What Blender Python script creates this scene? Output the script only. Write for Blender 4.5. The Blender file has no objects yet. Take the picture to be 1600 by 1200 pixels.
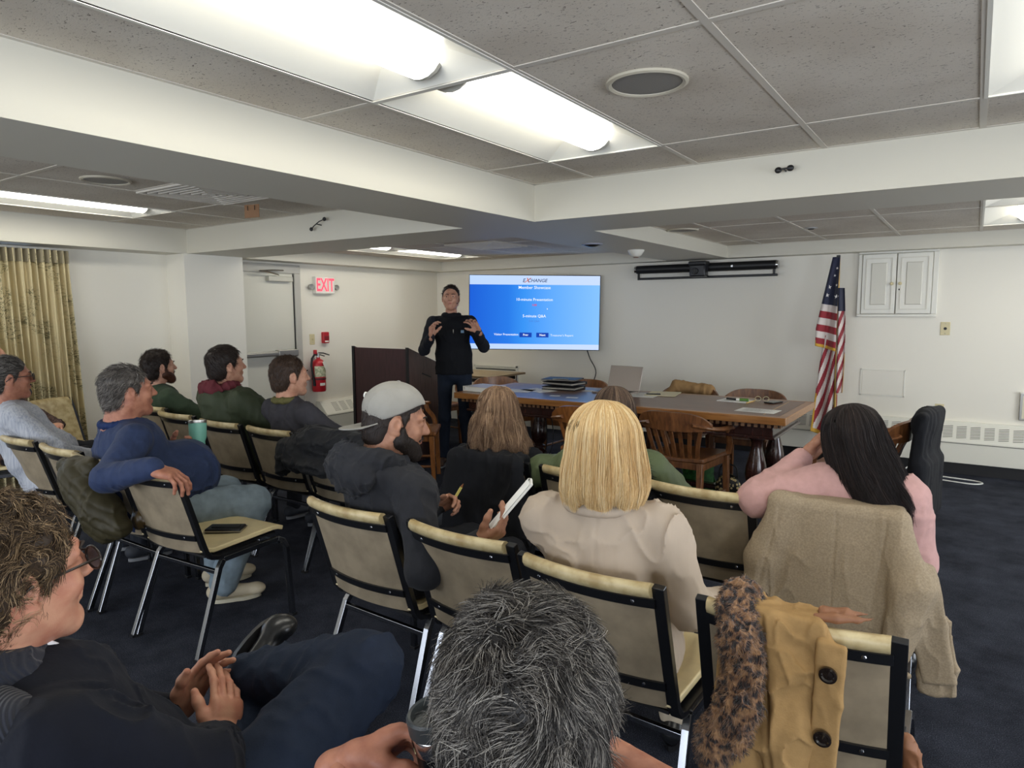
import bpy, math, random, time
import numpy as np
from mathutils import Vector, Matrix, Euler
T0 = time.time()
PI = math.pi
scn = bpy.context.scene
COL = scn.collection

# ------------------------------------------------------------------ camera, world, exposure
CAM_H = 1.50
FPX = 1064.4
YAW, PITCH, ROLL = math.radians(-34.146), math.radians(-6.115), math.radians(-0.326)
def cam_axes():
    cy, sy, cp, sp = math.cos(YAW), math.sin(YAW), math.cos(PITCH), math.sin(PITCH)
    f = np.array([sy*cp, cy*cp, sp]); r = np.array([cy, -sy, 0.0]); u = np.cross(r, f)
    cr, sr = math.cos(ROLL), math.sin(ROLL)
    return cr*r+sr*u, -sr*r+cr*u, f
CR, CU, CF = cam_axes()
cam_d = bpy.data.cameras.new('camera'); cam = bpy.data.objects.new('camera', cam_d); COL.objects.link(cam)
cam.matrix_world = Matrix(((CR[0], CU[0], -CF[0], 0), (CR[1], CU[1], -CF[1], 0), (CR[2], CU[2], -CF[2], CAM_H), (0, 0, 0, 1)))
cam_d.sensor_width = 36; cam_d.sensor_fit = 'HORIZONTAL'; cam_d.lens = 36*FPX/1600; cam_d.clip_start = 0.02; cam_d.clip_end = 60
scn.camera = cam
world = bpy.data.worlds.new('world'); scn.world = world; world.use_nodes = True
world.node_tree.nodes['Background'].inputs[0].default_value = (0.55, 0.72, 1.0, 1)
world.node_tree.nodes['Background'].inputs[1].default_value = 2.0
scn.view_settings.view_transform = 'Standard'; scn.view_settings.look = 'None'
scn.view_settings.exposure = 0.56; scn.view_settings.gamma = 1.0
scn.view_settings.use_curve_mapping = False
LAMP = 7.0          # strength of the ceiling lamp lenses
LAMPCOL = (1.0, 0.965, 0.87)
scn.cycles.max_bounces = 8; scn.cycles.diffuse_bounces = 6; scn.cycles.glossy_bounces = 3
scn.cycles.transmission_bounces = 4; scn.cycles.transparent_max_bounces = 6
scn.cycles.caustics_reflective = False; scn.cycles.caustics_refractive = False
scn.cycles.sample_clamp_indirect = 6
try:
    scn.cycles.use_denoising = True; scn.cycles.use_adaptive_sampling = True; scn.cycles.adaptive_threshold = 0.02
except Exception: pass

# ------------------------------------------------------------------ materials
def lin(c):
    if isinstance(c, str):
        c = tuple(int(c[i:i+2], 16)/255 for i in (0, 2, 4))
    return tuple(((x+0.055)/1.055)**2.4 if x > 0.04045 else x/12.92 for x in c)
MATS = {}
def mat(name, col, rough=0.6, metal=0.0, bump=0.0, bscale=200.0, var=0.0, vscale=6.0, sheen=0.0, spec=0.5, coat=0.0,
        emit=None, estr=0.0, stretch=None, alpha=1.0, trans=0.0, col2=None, detail=2.0, sss=0.0, bdist=0.002):
    if name in MATS: return MATS[name]
    m = bpy.data.materials.new(name); m.use_nodes = True; nt = m.node_tree; N = nt.nodes; L = nt.links
    b = N['Principled BSDF']; c = lin(col) if not (isinstance(col, tuple) and len(col) == 4) else col[:3]
    b.inputs['Base Color'].default_value = (*c, 1); b.inputs['Roughness'].default_value = rough
    b.inputs['Metallic'].default_value = metal; b.inputs['Specular IOR Level'].default_value = spec
    if sheen: b.inputs['Sheen Weight'].default_value = sheen; b.inputs['Sheen Roughness'].default_value = 0.5
    if coat: b.inputs['Coat Weight'].default_value = coat; b.inputs['Coat Roughness'].default_value = 0.12
    if trans: b.inputs['Transmission Weight'].default_value = trans
    if sss:
        b.inputs['Subsurface Weight'].default_value = sss; b.inputs['Subsurface Radius'].default_value = (0.012, 0.005, 0.003); b.inputs['Subsurface Scale'].default_value = 1.0
    if emit is not None:
        b.inputs['Emission Color'].default_value = (*(lin(emit) if isinstance(emit, str) else emit), 1); b.inputs['Emission Strength'].default_value = estr
    if var or bump:
        tc = N.new('ShaderNodeTexCoord'); mp = N.new('ShaderNodeMapping'); L.new(tc.outputs['Object'], mp.inputs[0])
        if stretch: mp.inputs['Scale'].default_value = stretch
    if var:
        n = N.new('ShaderNodeTexNoise'); n.inputs['Scale'].default_value = vscale; n.inputs['Detail'].default_value = 4
        L.new(mp.outputs[0], n.inputs['Vector'])
        r = N.new('ShaderNodeValToRGB'); L.new(n.outputs['Fac'], r.inputs[0])
        c2 = lin(col2) if col2 else tuple(x*(1-var) for x in c); c1 = c if col2 else tuple(min(1, x*(1+var)) for x in c)
        r.color_ramp.elements[0].position = 0.35; r.color_ramp.elements[1].position = 0.65
        r.color_ramp.elements[0].color = (*c2, 1); r.color_ramp.elements[1].color = (*c1, 1)
        L.new(r.outputs[0], b.inputs['Base Color'])
    if bump:
        n2 = N.new('ShaderNodeTexNoise'); n2.inputs['Scale'].default_value = bscale; n2.inputs['Detail'].default_value = detail
        L.new(mp.outputs[0], n2.inputs['Vector'])
        bp = N.new('ShaderNodeBump'); bp.inputs['Strength'].default_value = bump; bp.inputs['Distance'].default_value = bdist
        L.new(n2.outputs['Fac'], bp.inputs['Height']); L.new(bp.outputs[0], b.inputs['Normal'])
    MATS[name] = m; return m
def nodes(m): return m.node_tree.nodes, m.node_tree.links, m.node_tree.nodes['Principled BSDF']
def ramp(N, stops, interp='LINEAR'):
    r = N.new('ShaderNodeValToRGB'); r.color_ramp.interpolation = interp
    e = r.color_ramp.elements
    while len(e) < len(stops): e.new(0.5)
    for el, (p, c) in zip(e, stops): el.position = p; el.color = (*c[:3], 1)
    return r

# ------------------------------------------------------------------ mesh toolkit
def rotm(axis, ang): return np.array(Matrix.Rotation(ang, 3, axis))
def unit(v): v = np.asarray(v, float); return v/(np.linalg.norm(v)+1e-12)
def frame(d, up=(0, 0, 1)):
    d = unit(d); up = np.asarray(up, float)
    if abs(d@unit(up)) > 0.98: up = np.array([0, 1.0, 0]) if abs(d[1]) < .9 else np.array([1.0, 0, 0])
    x = unit(np.cross(up, d)); y = np.cross(d, x); return x, y, d
class MB:
    def __init__(s): s.v = []; s.f = []; s.uv = []
    def add(s, V, F):
        o = len(s.v); s.v.extend([tuple(p) for p in V]); s.f.extend([tuple(i+o for i in f) for f in F]); return s
    def box(s, c, d, R=None):
        h = np.array(d, float)/2; V = np.array([[x, y, z] for z in (-1, 1) for y in (-1, 1) for x in (-1, 1)])*h
        if R is not None: V = V@np.asarray(R).T
        return s.add(V+np.array(c, float), [(0, 2, 3, 1), (4, 5, 7, 6), (0, 1, 5, 4), (2, 6, 7, 3), (0, 4, 6, 2), (1, 3, 7, 5)])
    def box2(s, a, b):
        a, b = np.minimum(a, b), np.maximum(a, b); return s.box((a+b)/2, b-a)
    def tube(s, pts, r, n=10, caps=True, up=(0, 0, 1), sq=False, rx=None):
        pts = np.array(pts, float); m = len(pts); rr = np.full(m, r, float) if np.isscalar(r) else np.array(r, float)
        rx = rr if rx is None else (np.full(m, rx, float) if np.isscalar(rx) else np.array(rx, float))
        V = []; X = None
        for i in range(m):
            d = pts[min(i+1, m-1)]-pts[max(i-1, 0)]; d = unit(d)
            if X is None: X, Y, _ = frame(d, up)
            else:
                X = X-d*(X@d); X = unit(X); Y = np.cross(d, X)
            if sq: offs = [(1, 1), (-1, 1), (-1, -1), (1, -1)]
            else: offs = [(math.cos(2*PI*k/n), math.sin(2*PI*k/n)) for k in range(n)]
            for (a, b) in offs: V.append(pts[i]+X*a*rx[i]+Y*b*rr[i])
        n = 4 if sq else n
        F = [(i*n+k, i*n+(k+1) % n, (i+1)*n+(k+1) % n, (i+1)*n+k) for i in range(m-1) for k in range(n)]
        if caps: F += [tuple(range(n-1, -1, -1)), tuple(range((m-1)*n, m*n))]
        return s.add(V, F)
    def cyl(s, a, b, r, r2=None, n=20, caps=True):
        return s.tube([a, b], [r, r if r2 is None else r2], n=n, caps=caps)
    def lathe(s, prof, c=(0, 0, 0), n=28, R=None, a0=0, a1=2*PI):
        full = abs(a1-a0-2*PI) < 1e-6; k = n if full else n+1
        V = [(r*math.cos(a0+(a1-a0)*j/n), r*math.sin(a0+(a1-a0)*j/n), z) for r, z in prof for j in range(k)]
        V = np.array(V)
        if R is not None: V = V@np.asarray(R).T
        F = []
        for i in range(len(prof)-1):
            for j in range(n):
                j2 = (j+1) % k
                F.append((i*k+j, i*k+j2, (i+1)*k+j2, (i+1)*k+j))
        if full and prof[0][0] > 1e-6: F.append(tuple(range(k-1, -1, -1)))
        if full and prof[-1][0] > 1e-6: F.append(tuple(range((len(prof)-1)*k, len(prof)*k)))
        return s.add(V+np.array(c, float), F)
    def prism(s, poly, z0, z1, R=None, c=(0, 0, 0)):
        n = len(poly); V = np.array([(x, y, z0) for x, y in poly]+[(x, y, z1) for x, y in poly], float)
        if R is not None: V = V@np.asarray(R).T
        return s.add(V+np.array(c, float), [tuple(range(n-1, -1, -1)), tuple(range(n, 2*n))]+[(i, (i+1) % n, n+(i+1) % n, n+i) for i in range(n)])
    def sheet(s, fn, nu, nv, th=0.0):
        P = np.array([[fn(i/(nu-1), j/(nv-1)) for j in range(nv)] for i in range(nu)], float)
        du = np.gradient(P, axis=0); dv = np.gradient(P, axis=1); Nn = np.cross(du, dv); Nn /= np.linalg.norm(Nn, axis=2, keepdims=True)+1e-12
        q = lambda i, j: i*nv+j
        F = [(q(i, j), q(i+1, j), q(i+1, j+1), q(i, j+1)) for i in range(nu-1) for j in range(nv-1)]
        if th == 0: return s.add(P.reshape(-1, 3), F)
        A = (P+Nn*th/2).reshape(-1, 3); B = (P-Nn*th/2).reshape(-1, 3); n = nu*nv
        G = F+[tuple(n+x for x in reversed(f)) for f in F]
        for i in range(nu-1): G += [(q(i, 0), n+q(i, 0), n+q(i+1, 0), q(i+1, 0)), (q(i+1, nv-1), n+q(i+1, nv-1), n+q(i, nv-1), q(i, nv-1))]
        for j in range(nv-1): G += [(q(0, j+1), n+q(0, j+1), n+q(0, j), q(0, j)), (q(nu-1, j), n+q(nu-1, j), n+q(nu-1, j+1), q(nu-1, j+1))]
        return s.add(np.vstack([A, B]), G)
    def ball(s, c, r, n=16):
        r = (r, r, r) if np.isscalar(r) else r; m = n//2
        V = [(c[0], c[1], c[2]+r[2])]
        for i in range(1, m):
            t = PI*i/m
            for j in range(n): V.append((c[0]+r[0]*math.sin(t)*math.cos(2*PI*j/n), c[1]+r[1]*math.sin(t)*math.sin(2*PI*j/n), c[2]+r[2]*math.cos(t)))
        V.append((c[0], c[1], c[2]-r[2]))
        F = [(0, 1+j, 1+(j+1) % n) for j in range(n)]
        for i in range(m-2):
            for j in range(n): F.append((1+i*n+j, 1+(i+1)*n+j, 1+(i+1)*n+(j+1) % n, 1+i*n+(j+1) % n))
        o = 1+(m-2)*n; F += [(o+j, len(V)-1, o+(j+1) % n) for j in range(n)]
        return s.add(V, F)
def mesh_from(name, V, F, m=None, smooth=None):
    me = bpy.data.meshes.new(name)
    if isinstance(F, np.ndarray):
        V = np.asarray(V, np.float32); nf, k = F.shape
        me.vertices.add(len(V)); me.vertices.foreach_set('co', V.ravel())
        me.loops.add(nf*k); me.loops.foreach_set('vertex_index', F.astype(np.int32).ravel())
        me.polygons.add(nf); me.polygons.foreach_set('loop_start', np.arange(0, nf*k, k, dtype=np.int32))
        me.update(calc_edges=True)
    else: me.from_pydata([tuple(map(float, p)) for p in V], [], F)
    if smooth is not None and smooth is not False:
        me.shade_smooth()
        if smooth is not True: me.set_sharp_from_angle(angle=math.radians(smooth))
    if m: me.materials.append(m)
    me.update(); return me
def link(name, me, parent=None, loc=(0, 0, 0), rot=(0, 0, 0)):
    o = bpy.data.objects.new(name, me); COL.objects.link(o); o.location = loc; o.rotation_euler = rot
    if parent: o.parent = parent
    return o
def obj(name, mb, m, parent=None, smooth=35, bevel=0, loc=(0, 0, 0), rot=(0, 0, 0), label=None, bseg=2):
    o = link(name, mesh_from(name, mb.v, mb.f, m, smooth), parent, loc, rot)
    if bevel:
        b = o.modifiers.new('bevel', 'BEVEL'); b.width = bevel; b.segments = bseg; b.limit_method = 'ANGLE'; b.angle_limit = math.radians(35)
    if label: o['label'] = label
    return o
def tag(o, label=None, cat=None, group=None, kind=None):
    if label: o['label'] = label
    if cat: o['category'] = cat
    if group: o['group'] = group
    if kind: o['kind'] = kind
    return o
def thing(name, label, cat, loc=(0, 0, 0), rz=0, group=None):
    o = bpy.data.objects.new(name, None); COL.objects.link(o); o.empty_display_size = .1
    o.location = loc; o.rotation_euler = (0, 0, rz); return tag(o, label, cat, group)
def struct(name, mb, m, **k): return tag(obj(name, mb, m, **k), kind='structure')
def copy_tree(o, parent=None):
    c = o.copy(); COL.objects.link(c)
    if parent: c.parent = parent
    for ch in list(o.children): copy_tree(ch, c)
    return c
def text(name, s, size, loc, m, parent, rot=(PI/2, 0, 0), align='CENTER', ext=0.0006, shear=0, sx=1.0, bold=0):
    cu = bpy.data.curves.new(name, 'FONT'); cu.body = s; cu.size = size; cu.align_x = align; cu.align_y = 'CENTER'; cu.extrude = ext; cu.shear = shear; cu.offset = bold
    cu.resolution_u = 2; tmp = bpy.data.objects.new(name, cu); COL.objects.link(tmp); bpy.context.view_layer.update()
    me = bpy.data.meshes.new_from_object(tmp.evaluated_get(bpy.context.evaluated_depsgraph_get())); bpy.data.objects.remove(tmp)
    me.materials.clear(); me.materials.append(m); o = link(name, me, parent, loc, rot); o.scale = (sx, 1, 1); return o

# ------------------------------------------------------------------ signed-distance modelling (organic shapes)
class SDF:
    def __init__(s): s.p = []; s.post = []; s.d = 0.0
    def _add(s, fn, lo, hi, k, op): s.p.append((fn, np.array(lo, float), np.array(hi, float), k, op)); return s
    def ell(s, c, r, k=.02, R=None, op='u'):
        c = np.array(c, float); r = np.array(r, float); Rm = None if R is None else np.asarray(R, float)
        def fn(P):
            q = P-c
            if Rm is not None: q = q@Rm
            k0 = np.linalg.norm(q/r, axis=-1); k1 = np.linalg.norm(q/(r*r), axis=-1)+1e-9
            return k0*(k0-1)/k1
        e = np.full(3, r.max()) if Rm is not None else r
        return s._add(fn, c-e, c+e, k, op)
    def cap(s, a, b, ra, rb=None, k=.02, op='u', fl=None):
        # round cone; fl=(axis, factor) flattens the section along a direction
        a = np.array(a, float); b = np.array(b, float); rb = ra if rb is None else rb; ab = b-a; L2 = ab@ab+1e-12
        ax = None if fl is None else unit(fl[0])
        def fn(P):
            q = P-a; t = np.clip((q@ab)/L2, 0, 1); v = q-t[..., None]*ab
            if ax is not None: v = v+((v@ax)*(1/fl[1]-1))[..., None]*ax
            d = np.linalg.norm(v, axis=-1)-(ra+(rb-ra)*t)
            return d*(fl[1] if ax is not None else 1)
        r = max(ra, rb); return s._add(fn, np.minimum(a, b)-r, np.maximum(a, b)+r, k, op)
    def chain(s, pts, rs, k=.02, op='u', fl=None):
        for i in range(len(pts)-1): s.cap(pts[i], pts[i+1], rs[i], rs[i+1], k if i == 0 else min(k, .012+k*.3), op, fl)
        return s
    def box(s, c, h, rd=.01, k=.01, R=None, op='u'):
        c = np.array(c, float); h = np.array(h, float)-rd; Rm = None if R is None else np.asarray(R, float)
        def fn(P):
            q = P-c
            if Rm is not None: q = q@Rm
            q = np.abs(q)-h
            return np.linalg.norm(np.maximum(q, 0), axis=-1)+np.minimum(q.max(axis=-1), 0)-rd
        e = np.full(3, np.linalg.norm(h+rd)) if Rm is not None else h+rd
        return s._add(fn, c-e, c+e, k, op)
    def cut(s, fn, lo, hi, k=.005): return s._add(fn, lo, hi, k, 's')
    def field(s, P):
        D = np.full(P.shape[:-1], 1.0)
        for fn, lo, hi, k, op in s.p: D = s._mix(D, fn(P), k, op)
        for g in s.post: D = D+g(P)
        return D
    def _mix(s, D, d, k, op):
        if op == 's': d = -d; h = np.maximum(k-np.abs(D-d), 0)/k; return np.maximum(D, d)+h*h*k*.25
        h = np.maximum(k-np.abs(D-d), 0)/k; return np.minimum(D, d)-h*h*k*.25
    def mesh(s, vox, pad=.015):
        U = [p for p in s.p if p[4] == 'u']
        lo = np.min([p[1] for p in U], axis=0)-pad-vox*2; hi = np.max([p[2] for p in U], axis=0)+pad+vox*2
        n = np.ceil((hi-lo)/vox).astype(int)+1
        D = np.full(tuple(n), 1.0, np.float32)
        ax = [lo[i]+vox*np.arange(n[i]) for i in range(3)]
        for fn, l, h, k, op in s.p:
            m = (k+vox*3+pad) if op == 'u' else k+vox*2
            i0 = np.clip(np.floor((l-m-lo)/vox).astype(int), 0, n-1); i1 = np.clip(np.ceil((h+m-lo)/vox).astype(int)+1, 1, n)
            if np.any(i1 <= i0): continue
            sl = tuple(slice(i0[i], i1[i]) for i in range(3))
            g = np.stack(np.meshgrid(*[ax[i][sl[i]] for i in range(3)], indexing='ij'), -1)
            D[sl] = s._mix(D[sl], fn(g), k, op)
        if s.post:
            near = np.abs(D) < max(.03, vox*3); idx = np.argwhere(near)
            if len(idx):
                P = lo+idx*vox; e = np.zeros(len(idx))
                for g in s.post: e += g(P)
                D[near] += e
        return surface_nets(D, lo, vox)
def surface_nets(D, lo, vox):
    I = D < 0; nx, ny, nz = D.shape
    cnt = np.zeros((nx-1, ny-1, nz-1), np.int8)
    for a in (0, 1):
        for b in (0, 1):
            for c in (0, 1): cnt += I[a:nx-1+a, b:ny-1+b, c:nz-1+c]
    act = (cnt > 0) & (cnt < 8); cells = np.argwhere(act); m = len(cells)
    if m == 0: return np.zeros((0, 3)), np.zeros((0, 4), int)
    idm = np.full(act.shape, -1, np.int32); idm[act] = np.arange(m)
    S = np.zeros((m, 3)); K = np.zeros(m)
    cor = np.array([[a, b, c] for a in (0, 1) for b in (0, 1) for c in (0, 1)])
    val = np.stack([D[cells[:, 0]+c[0], cells[:, 1]+c[1], cells[:, 2]+c[2]] for c in cor], 1).astype(float)
    for i in range(8):
        for j in range(i+1, 8):
            if np.abs(cor[i]-cor[j]).sum() != 1: continue
            x, y = val[:, i], val[:, j]; sg = (x < 0) != (y < 0)
            t = np.where(sg, x/(x-y+1e-20), 0)
            S[sg] += cor[i]+(cor[j]-cor[i])*t[sg, None]; K[sg] += 1
    V = lo+vox*(cells+S/K[:, None])
    Fs = []
    for ax in range(3):
        b, c = [(1, 2), (2, 0), (0, 1)][ax]
        A = I.take(range(0, D.shape[ax]-1), axis=ax); B = I.take(range(1, D.shape[ax]), axis=ax)
        E = np.argwhere(A != B)
        E = E[(E[:, b] > 0) & (E[:, c] > 0) & (E[:, b] < D.shape[b]-1) & (E[:, c] < D.shape[c]-1)]
        if not len(E): continue
        inside = A[tuple(E.T)]
        def at(db, dc):
            Q = E.copy(); Q[:, b] -= db; Q[:, c] -= dc; return idm[tuple(Q.T)]
        q = np.stack([at(1, 1), at(0, 1), at(0, 0), at(1, 0)], 1)
        q[~inside] = q[~inside][:, ::-1]; Fs.append(q)
    return V, np.vstack(Fs)
_rng = np.random.RandomState(7); _LAT = _rng.rand(32, 32, 32).astype(np.float32)
def vnoise(P, scale=10.0, seed=0):
    q = np.asarray(P)*scale+seed*7.31; i = np.floor(q).astype(int); f = q-i; f = f*f*(3-2*f); r = 0
    for a in (0, 1):
        for b in (0, 1):
            for c in (0, 1):
                w = (f[..., 0] if a else 1-f[..., 0])*(f[..., 1] if b else 1-f[..., 1])*(f[..., 2] if c else 1-f[..., 2])
                r = r+w*_LAT[(i[..., 0]+a) & 31, (i[..., 1]+b) & 31, (i[..., 2]+c) & 31]
    return r*2-1
def folds(amp=.005, scale=9.0, st=(1, 1, .45), seed=0, sharp=1.0):
    st = np.array(st)
    def g(P):
        w = P+.05*np.stack([vnoise(P, 5, seed+1), vnoise(P, 5, seed+2), vnoise(P, 5, seed+3)], -1)
        n = vnoise(w*st, scale, seed); a = 1-np.abs(vnoise(w*st, scale*1.5, seed+5)); b = 1-np.abs(vnoise(w*st[[1, 0, 2]]*1.1, scale*2.6, seed+9))
        m = .5+.5*vnoise(P, 5, seed+12)
        return -amp*(n*.8+sharp*m*(2.6*(a**5-.3)+1.5*(b**6-.2)))
    return g
def merge(parts):
    Vs, Fs, o = [], [], 0
    for V, F in parts:
        Vs.append(V); Fs.append(F+o); o += len(V)
    return np.vstack(Vs), np.vstack(Fs)
def sdf_obj(name, sd, vox, m, root, label=None, extra=None):
    V, F = sd.mesh(vox) if isinstance(sd, SDF) else sd
    if extra: V, F = merge([(V, F)]+extra)
    o = link(name, mesh_from(name, V-np.array(root.location), F, m, True), root)
    if label: o['label'] = label
    return o
# ------------------------------------------------------------------ setting materials
M_wall = mat('wall_paint', 'e6e2d6', .55, bump=.12, bscale=90, spec=.3, bdist=.001)
M_beam = mat("beam_paint", "cfcbbd", .5, bump=.08, bscale=60, spec=.3, bdist=.001)
M_white = mat('white_paint', 'e2e0d6', .4, spec=.4)
M_door = mat('door_paint', 'd6d4c8', .4, spec=.4)
M_doorframe = mat('frame_paint', 'b9b7af', .4, spec=.4)
M_black = mat('black_plastic', '151517', .45)
M_chrome = mat('chrome', 'c9c9c9', .18, 1.0)
M_steel = mat('brushed_steel', 'b4b2ac', .35, 1.0)
M_ivory = mat('ivory_plastic', 'cfc39a', .4)
M_grid = mat('ceiling_grid_metal', 'd0cabf', .5)
M_tile = mat('ceiling_tile', 'd6cfc3', .95, spec=.1)
N, L, B = nodes(M_tile)
tc = N.new('ShaderNodeTexCoord'); mp = N.new('ShaderNodeMapping'); mp.inputs['Scale'].default_value = (1, 1.7, 1); L.new(tc.outputs['Object'], mp.inputs[0])
v1 = N.new('ShaderNodeTexNoise'); v1.inputs['Scale'].default_value = 75; v1.inputs['Detail'].default_value = 3; v1.inputs['Roughness'].default_value = .6; v1.inputs['Distortion'].default_value = 1.2; L.new(mp.outputs[0], v1.inputs['Vector'])
r1 = ramp(N, [(.33, lin('7d756c')), (.39, lin('dad3c7'))]); L.new(v1.outputs['Fac'], r1.inputs[0])
v2 = N.new('ShaderNodeTexNoise'); v2.inputs['Scale'].default_value = 2.2; L.new(tc.outputs['Object'], v2.inputs['Vector'])
r2 = ramp(N, [(.35, (.86, .84, .82)), (.65, (1, 1, 1))]); L.new(v2.outputs['Fac'], r2.inputs[0])
mx = N.new('ShaderNodeMix'); mx.data_type = 'RGBA'; mx.blend_type = 'MULTIPLY'; mx.inputs[0].default_value = 1
L.new(r1.outputs[0], mx.inputs[6]); L.new(r2.outputs[0], mx.inputs[7]); L.new(mx.outputs[2], B.inputs['Base Color'])
bp = N.new('ShaderNodeBump'); bp.inputs['Strength'].default_value = .5; bp.inputs['Distance'].default_value = .002; L.new(v1.outputs['Fac'], bp.inputs['Height']); L.new(bp.outputs[0], B.inputs['Normal'])
M_carpet = mat('navy_carpet', '1c2130', .95, spec=.1)
N, L, B = nodes(M_carpet)
tc = N.new('ShaderNodeTexCoord')
a = N.new('ShaderNodeTexNoise'); a.inputs['Scale'].default_value = 260; a.inputs['Detail'].default_value = 2; L.new(tc.outputs['Object'], a.inputs['Vector'])
b2 = N.new('ShaderNodeTexNoise'); b2.inputs['Scale'].default_value = 3.5; b2.inputs['Detail'].default_value = 6; b2.inputs['Roughness'].default_value = .7; L.new(tc.outputs['Object'], b2.inputs['Vector'])
ra = ramp(N, [(.35, lin('1e2028')), (.6, lin('32353e')), (.72, lin('50545f'))]); L.new(a.outputs['Fac'], ra.inputs[0])
rb = ramp(N, [(.35, (.6, .6, .62)), (.65, (1.45, 1.45, 1.45))]); L.new(b2.outputs['Fac'], rb.inputs[0])
mx = N.new('ShaderNodeMix'); mx.data_type = 'RGBA'; mx.blend_type = 'MULTIPLY'; mx.inputs[0].default_value = 1
L.new(ra.outputs[0], mx.inputs[6]); L.new(rb.outputs[0], mx.inputs[7]); L.new(mx.outputs[2], B.inputs['Base Color'])
bp = N.new('ShaderNodeBump'); bp.inputs['Strength'].default_value = .8; bp.inputs['Distance'].default_value = .004; L.new(a.outputs['Fac'], bp.inputs['Height']); L.new(bp.outputs[0], B.inputs['Normal'])

# ------------------------------------------------------------------ room shell
XL, XR, YF, YB = -6.27, 3.2, 7.39, -2.6
ZB, ZC, ZF = 2.036, 2.2526, 2.16          # beam underside, near ceilings, far ceilings
struct('floor', MB().box2((XL-.1, YB-.1, -.1), (XR+.1, YF+.1, 0)), M_carpet)
struct('wall_front', MB().box2((XL-.1, YF, 0), (XR+.1, YF+.12, 2.5)), M_wall)
def wall_with_windows(name, axis, p0, p1, a0, a1, wins, z0=.55, z1=1.98):
    w = MB(); q = lambda a, b, c, d: w.box2((p0, a, c), (p1, b, d)) if axis == 'x' else w.box2((a, p0, c), (b, p1, d))
    e = a0
    for (u, v) in wins: q(e, u, 0, 2.5); q(u, v, 0, z0); q(u, v, z1, 2.5); e = v
    q(e, a1, 0, 2.5); struct(name, w, M_wall, smooth=None)
WR = [(-1.9, -.3), (1.2, 2.8), (4.6, 6.2)]; WBk = [(-5.2, -3.4), (-2.2, -.4), (.6, 2.4)]  # unseen windows, added so side light reaches the dark ceiling
wall_with_windows('wall_right', 'x', XR, XR+.12, YB-.1, YF, WR)
wall_with_windows('wall_back', 'y', YB-.12, YB, XL-.1, XR+.1, WBk)
def add_fill_light(loc, rot, w, h, power, col=(.93, .96, 1.0)):  # area light added behind an unseen window as fill
    d = bpy.data.lights.new('window_daylight', 'AREA'); d.shape = 'RECTANGLE'; d.size = w; d.size_y = h; d.energy = power; d.color = col
    o = bpy.data.objects.new('window_daylight', d); COL.objects.link(o); o.location = loc; o.rotation_euler = rot
FILL = 42  # strength of the added fill at the unseen windows
for i, (u, v) in enumerate(WR):
    add_fill_light((XR+.2, (u+v)/2, 1.26), (0, PI/2, 0), 1.4, 1.6, FILL)
for i, (u, v) in enumerate(WBk):
    add_fill_light(((u+v)/2, YB-.2, 1.26), (PI/2, 0, 0), 1.8, 1.4, FILL)
n_ = 2
for ax, ws, pp in (('x', WR, XR+.06), ('y', WBk, YB-.06)):
    for (u, v) in ws:
        f = MB()
        for (a, b, c, d) in [(u, v, .55, .6), (u, v, 1.93, 1.98), (u, u+.05, .6, 1.93), (v-.05, v, .6, 1.93), ((u+v)/2-.025, (u+v)/2+.025, .6, 1.93)]:
            f.box2((pp-.03, a, c), (pp+.03, b, d)) if ax == 'x' else f.box2((a, pp-.03, c), (b, pp+.03, d))
        struct('window_%d' % n_, f, M_white); n_ += 1  # frames of the added, unseen windows
w = MB(); wy0, wy1, wz0, wz1 = .2, 2.5, .75, 2.02          # window opening behind the curtain
w.box2((XL-.15, YB, 0), (XL, wy0, 2.5)); w.box2((XL-.15, wy1, 0), (XL, YF, 2.5)); w.box2((XL-.15, wy0, 0), (XL, wy1, wz0)); w.box2((XL-.15, wy0, wz1), (XL, wy1, 2.5))
struct('wall_left', w, M_wall)
wf = MB()
for y0, y1, z0, z1 in [(wy0, wy1, wz0, wz0+.05), (wy0, wy1, wz1-.05, wz1), (wy0, wy0+.05, wz0, wz1), (wy1-.05, wy1, wz0, wz1), (1.32, 1.38, wz0, wz1)]:
    wf.box2((XL-.12, y0, z0), (XL-.06, y1, z1))
wo = struct('window_1', wf, M_white)
obj('window_glass', MB().box2((XL-.095, wy0+.05, wz0+.05), (XL-.085, wy1-.05, wz1-.05)), mat('glass', 'ffffff', .02, trans=1.0), wo)
struct('wall_column', MB().box2((XL, 3.52, 0), (-5.975, 4.12, ZB)), M_wall)
# beams: everything at the lower level, leaving the four ceiling recesses open
BX0, BX1, BXf0, BXf1 = -2.79, -2.24, -2.83, -2.17
def beam(n, a, b): struct('trim_%d' % n, MB().box2((*a, ZB), (*b, 2.45)), M_beam, smooth=None)
beam(1, (XL, 3.555), (XR, 4.2)); beam(2, (BX0, YB), (BX1, 3.5551)); beam(3, (BXf0, 4.1999), (BXf1, 7.2001))
beam(4, (XL, 7.2), (XR, YF)); beam(5, (XL, YB), (-5.975, 3.5551)); beam(6, (XL, 4.1999), (-6.03, 7.2001))
beam(7, (2.75, YB), (XR, 3.5551)); beam(8, (2.75, 4.1999), (XR, 7.2001)); beam(9, (-5.976, YB), (2.7501, YB+.35))
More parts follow.
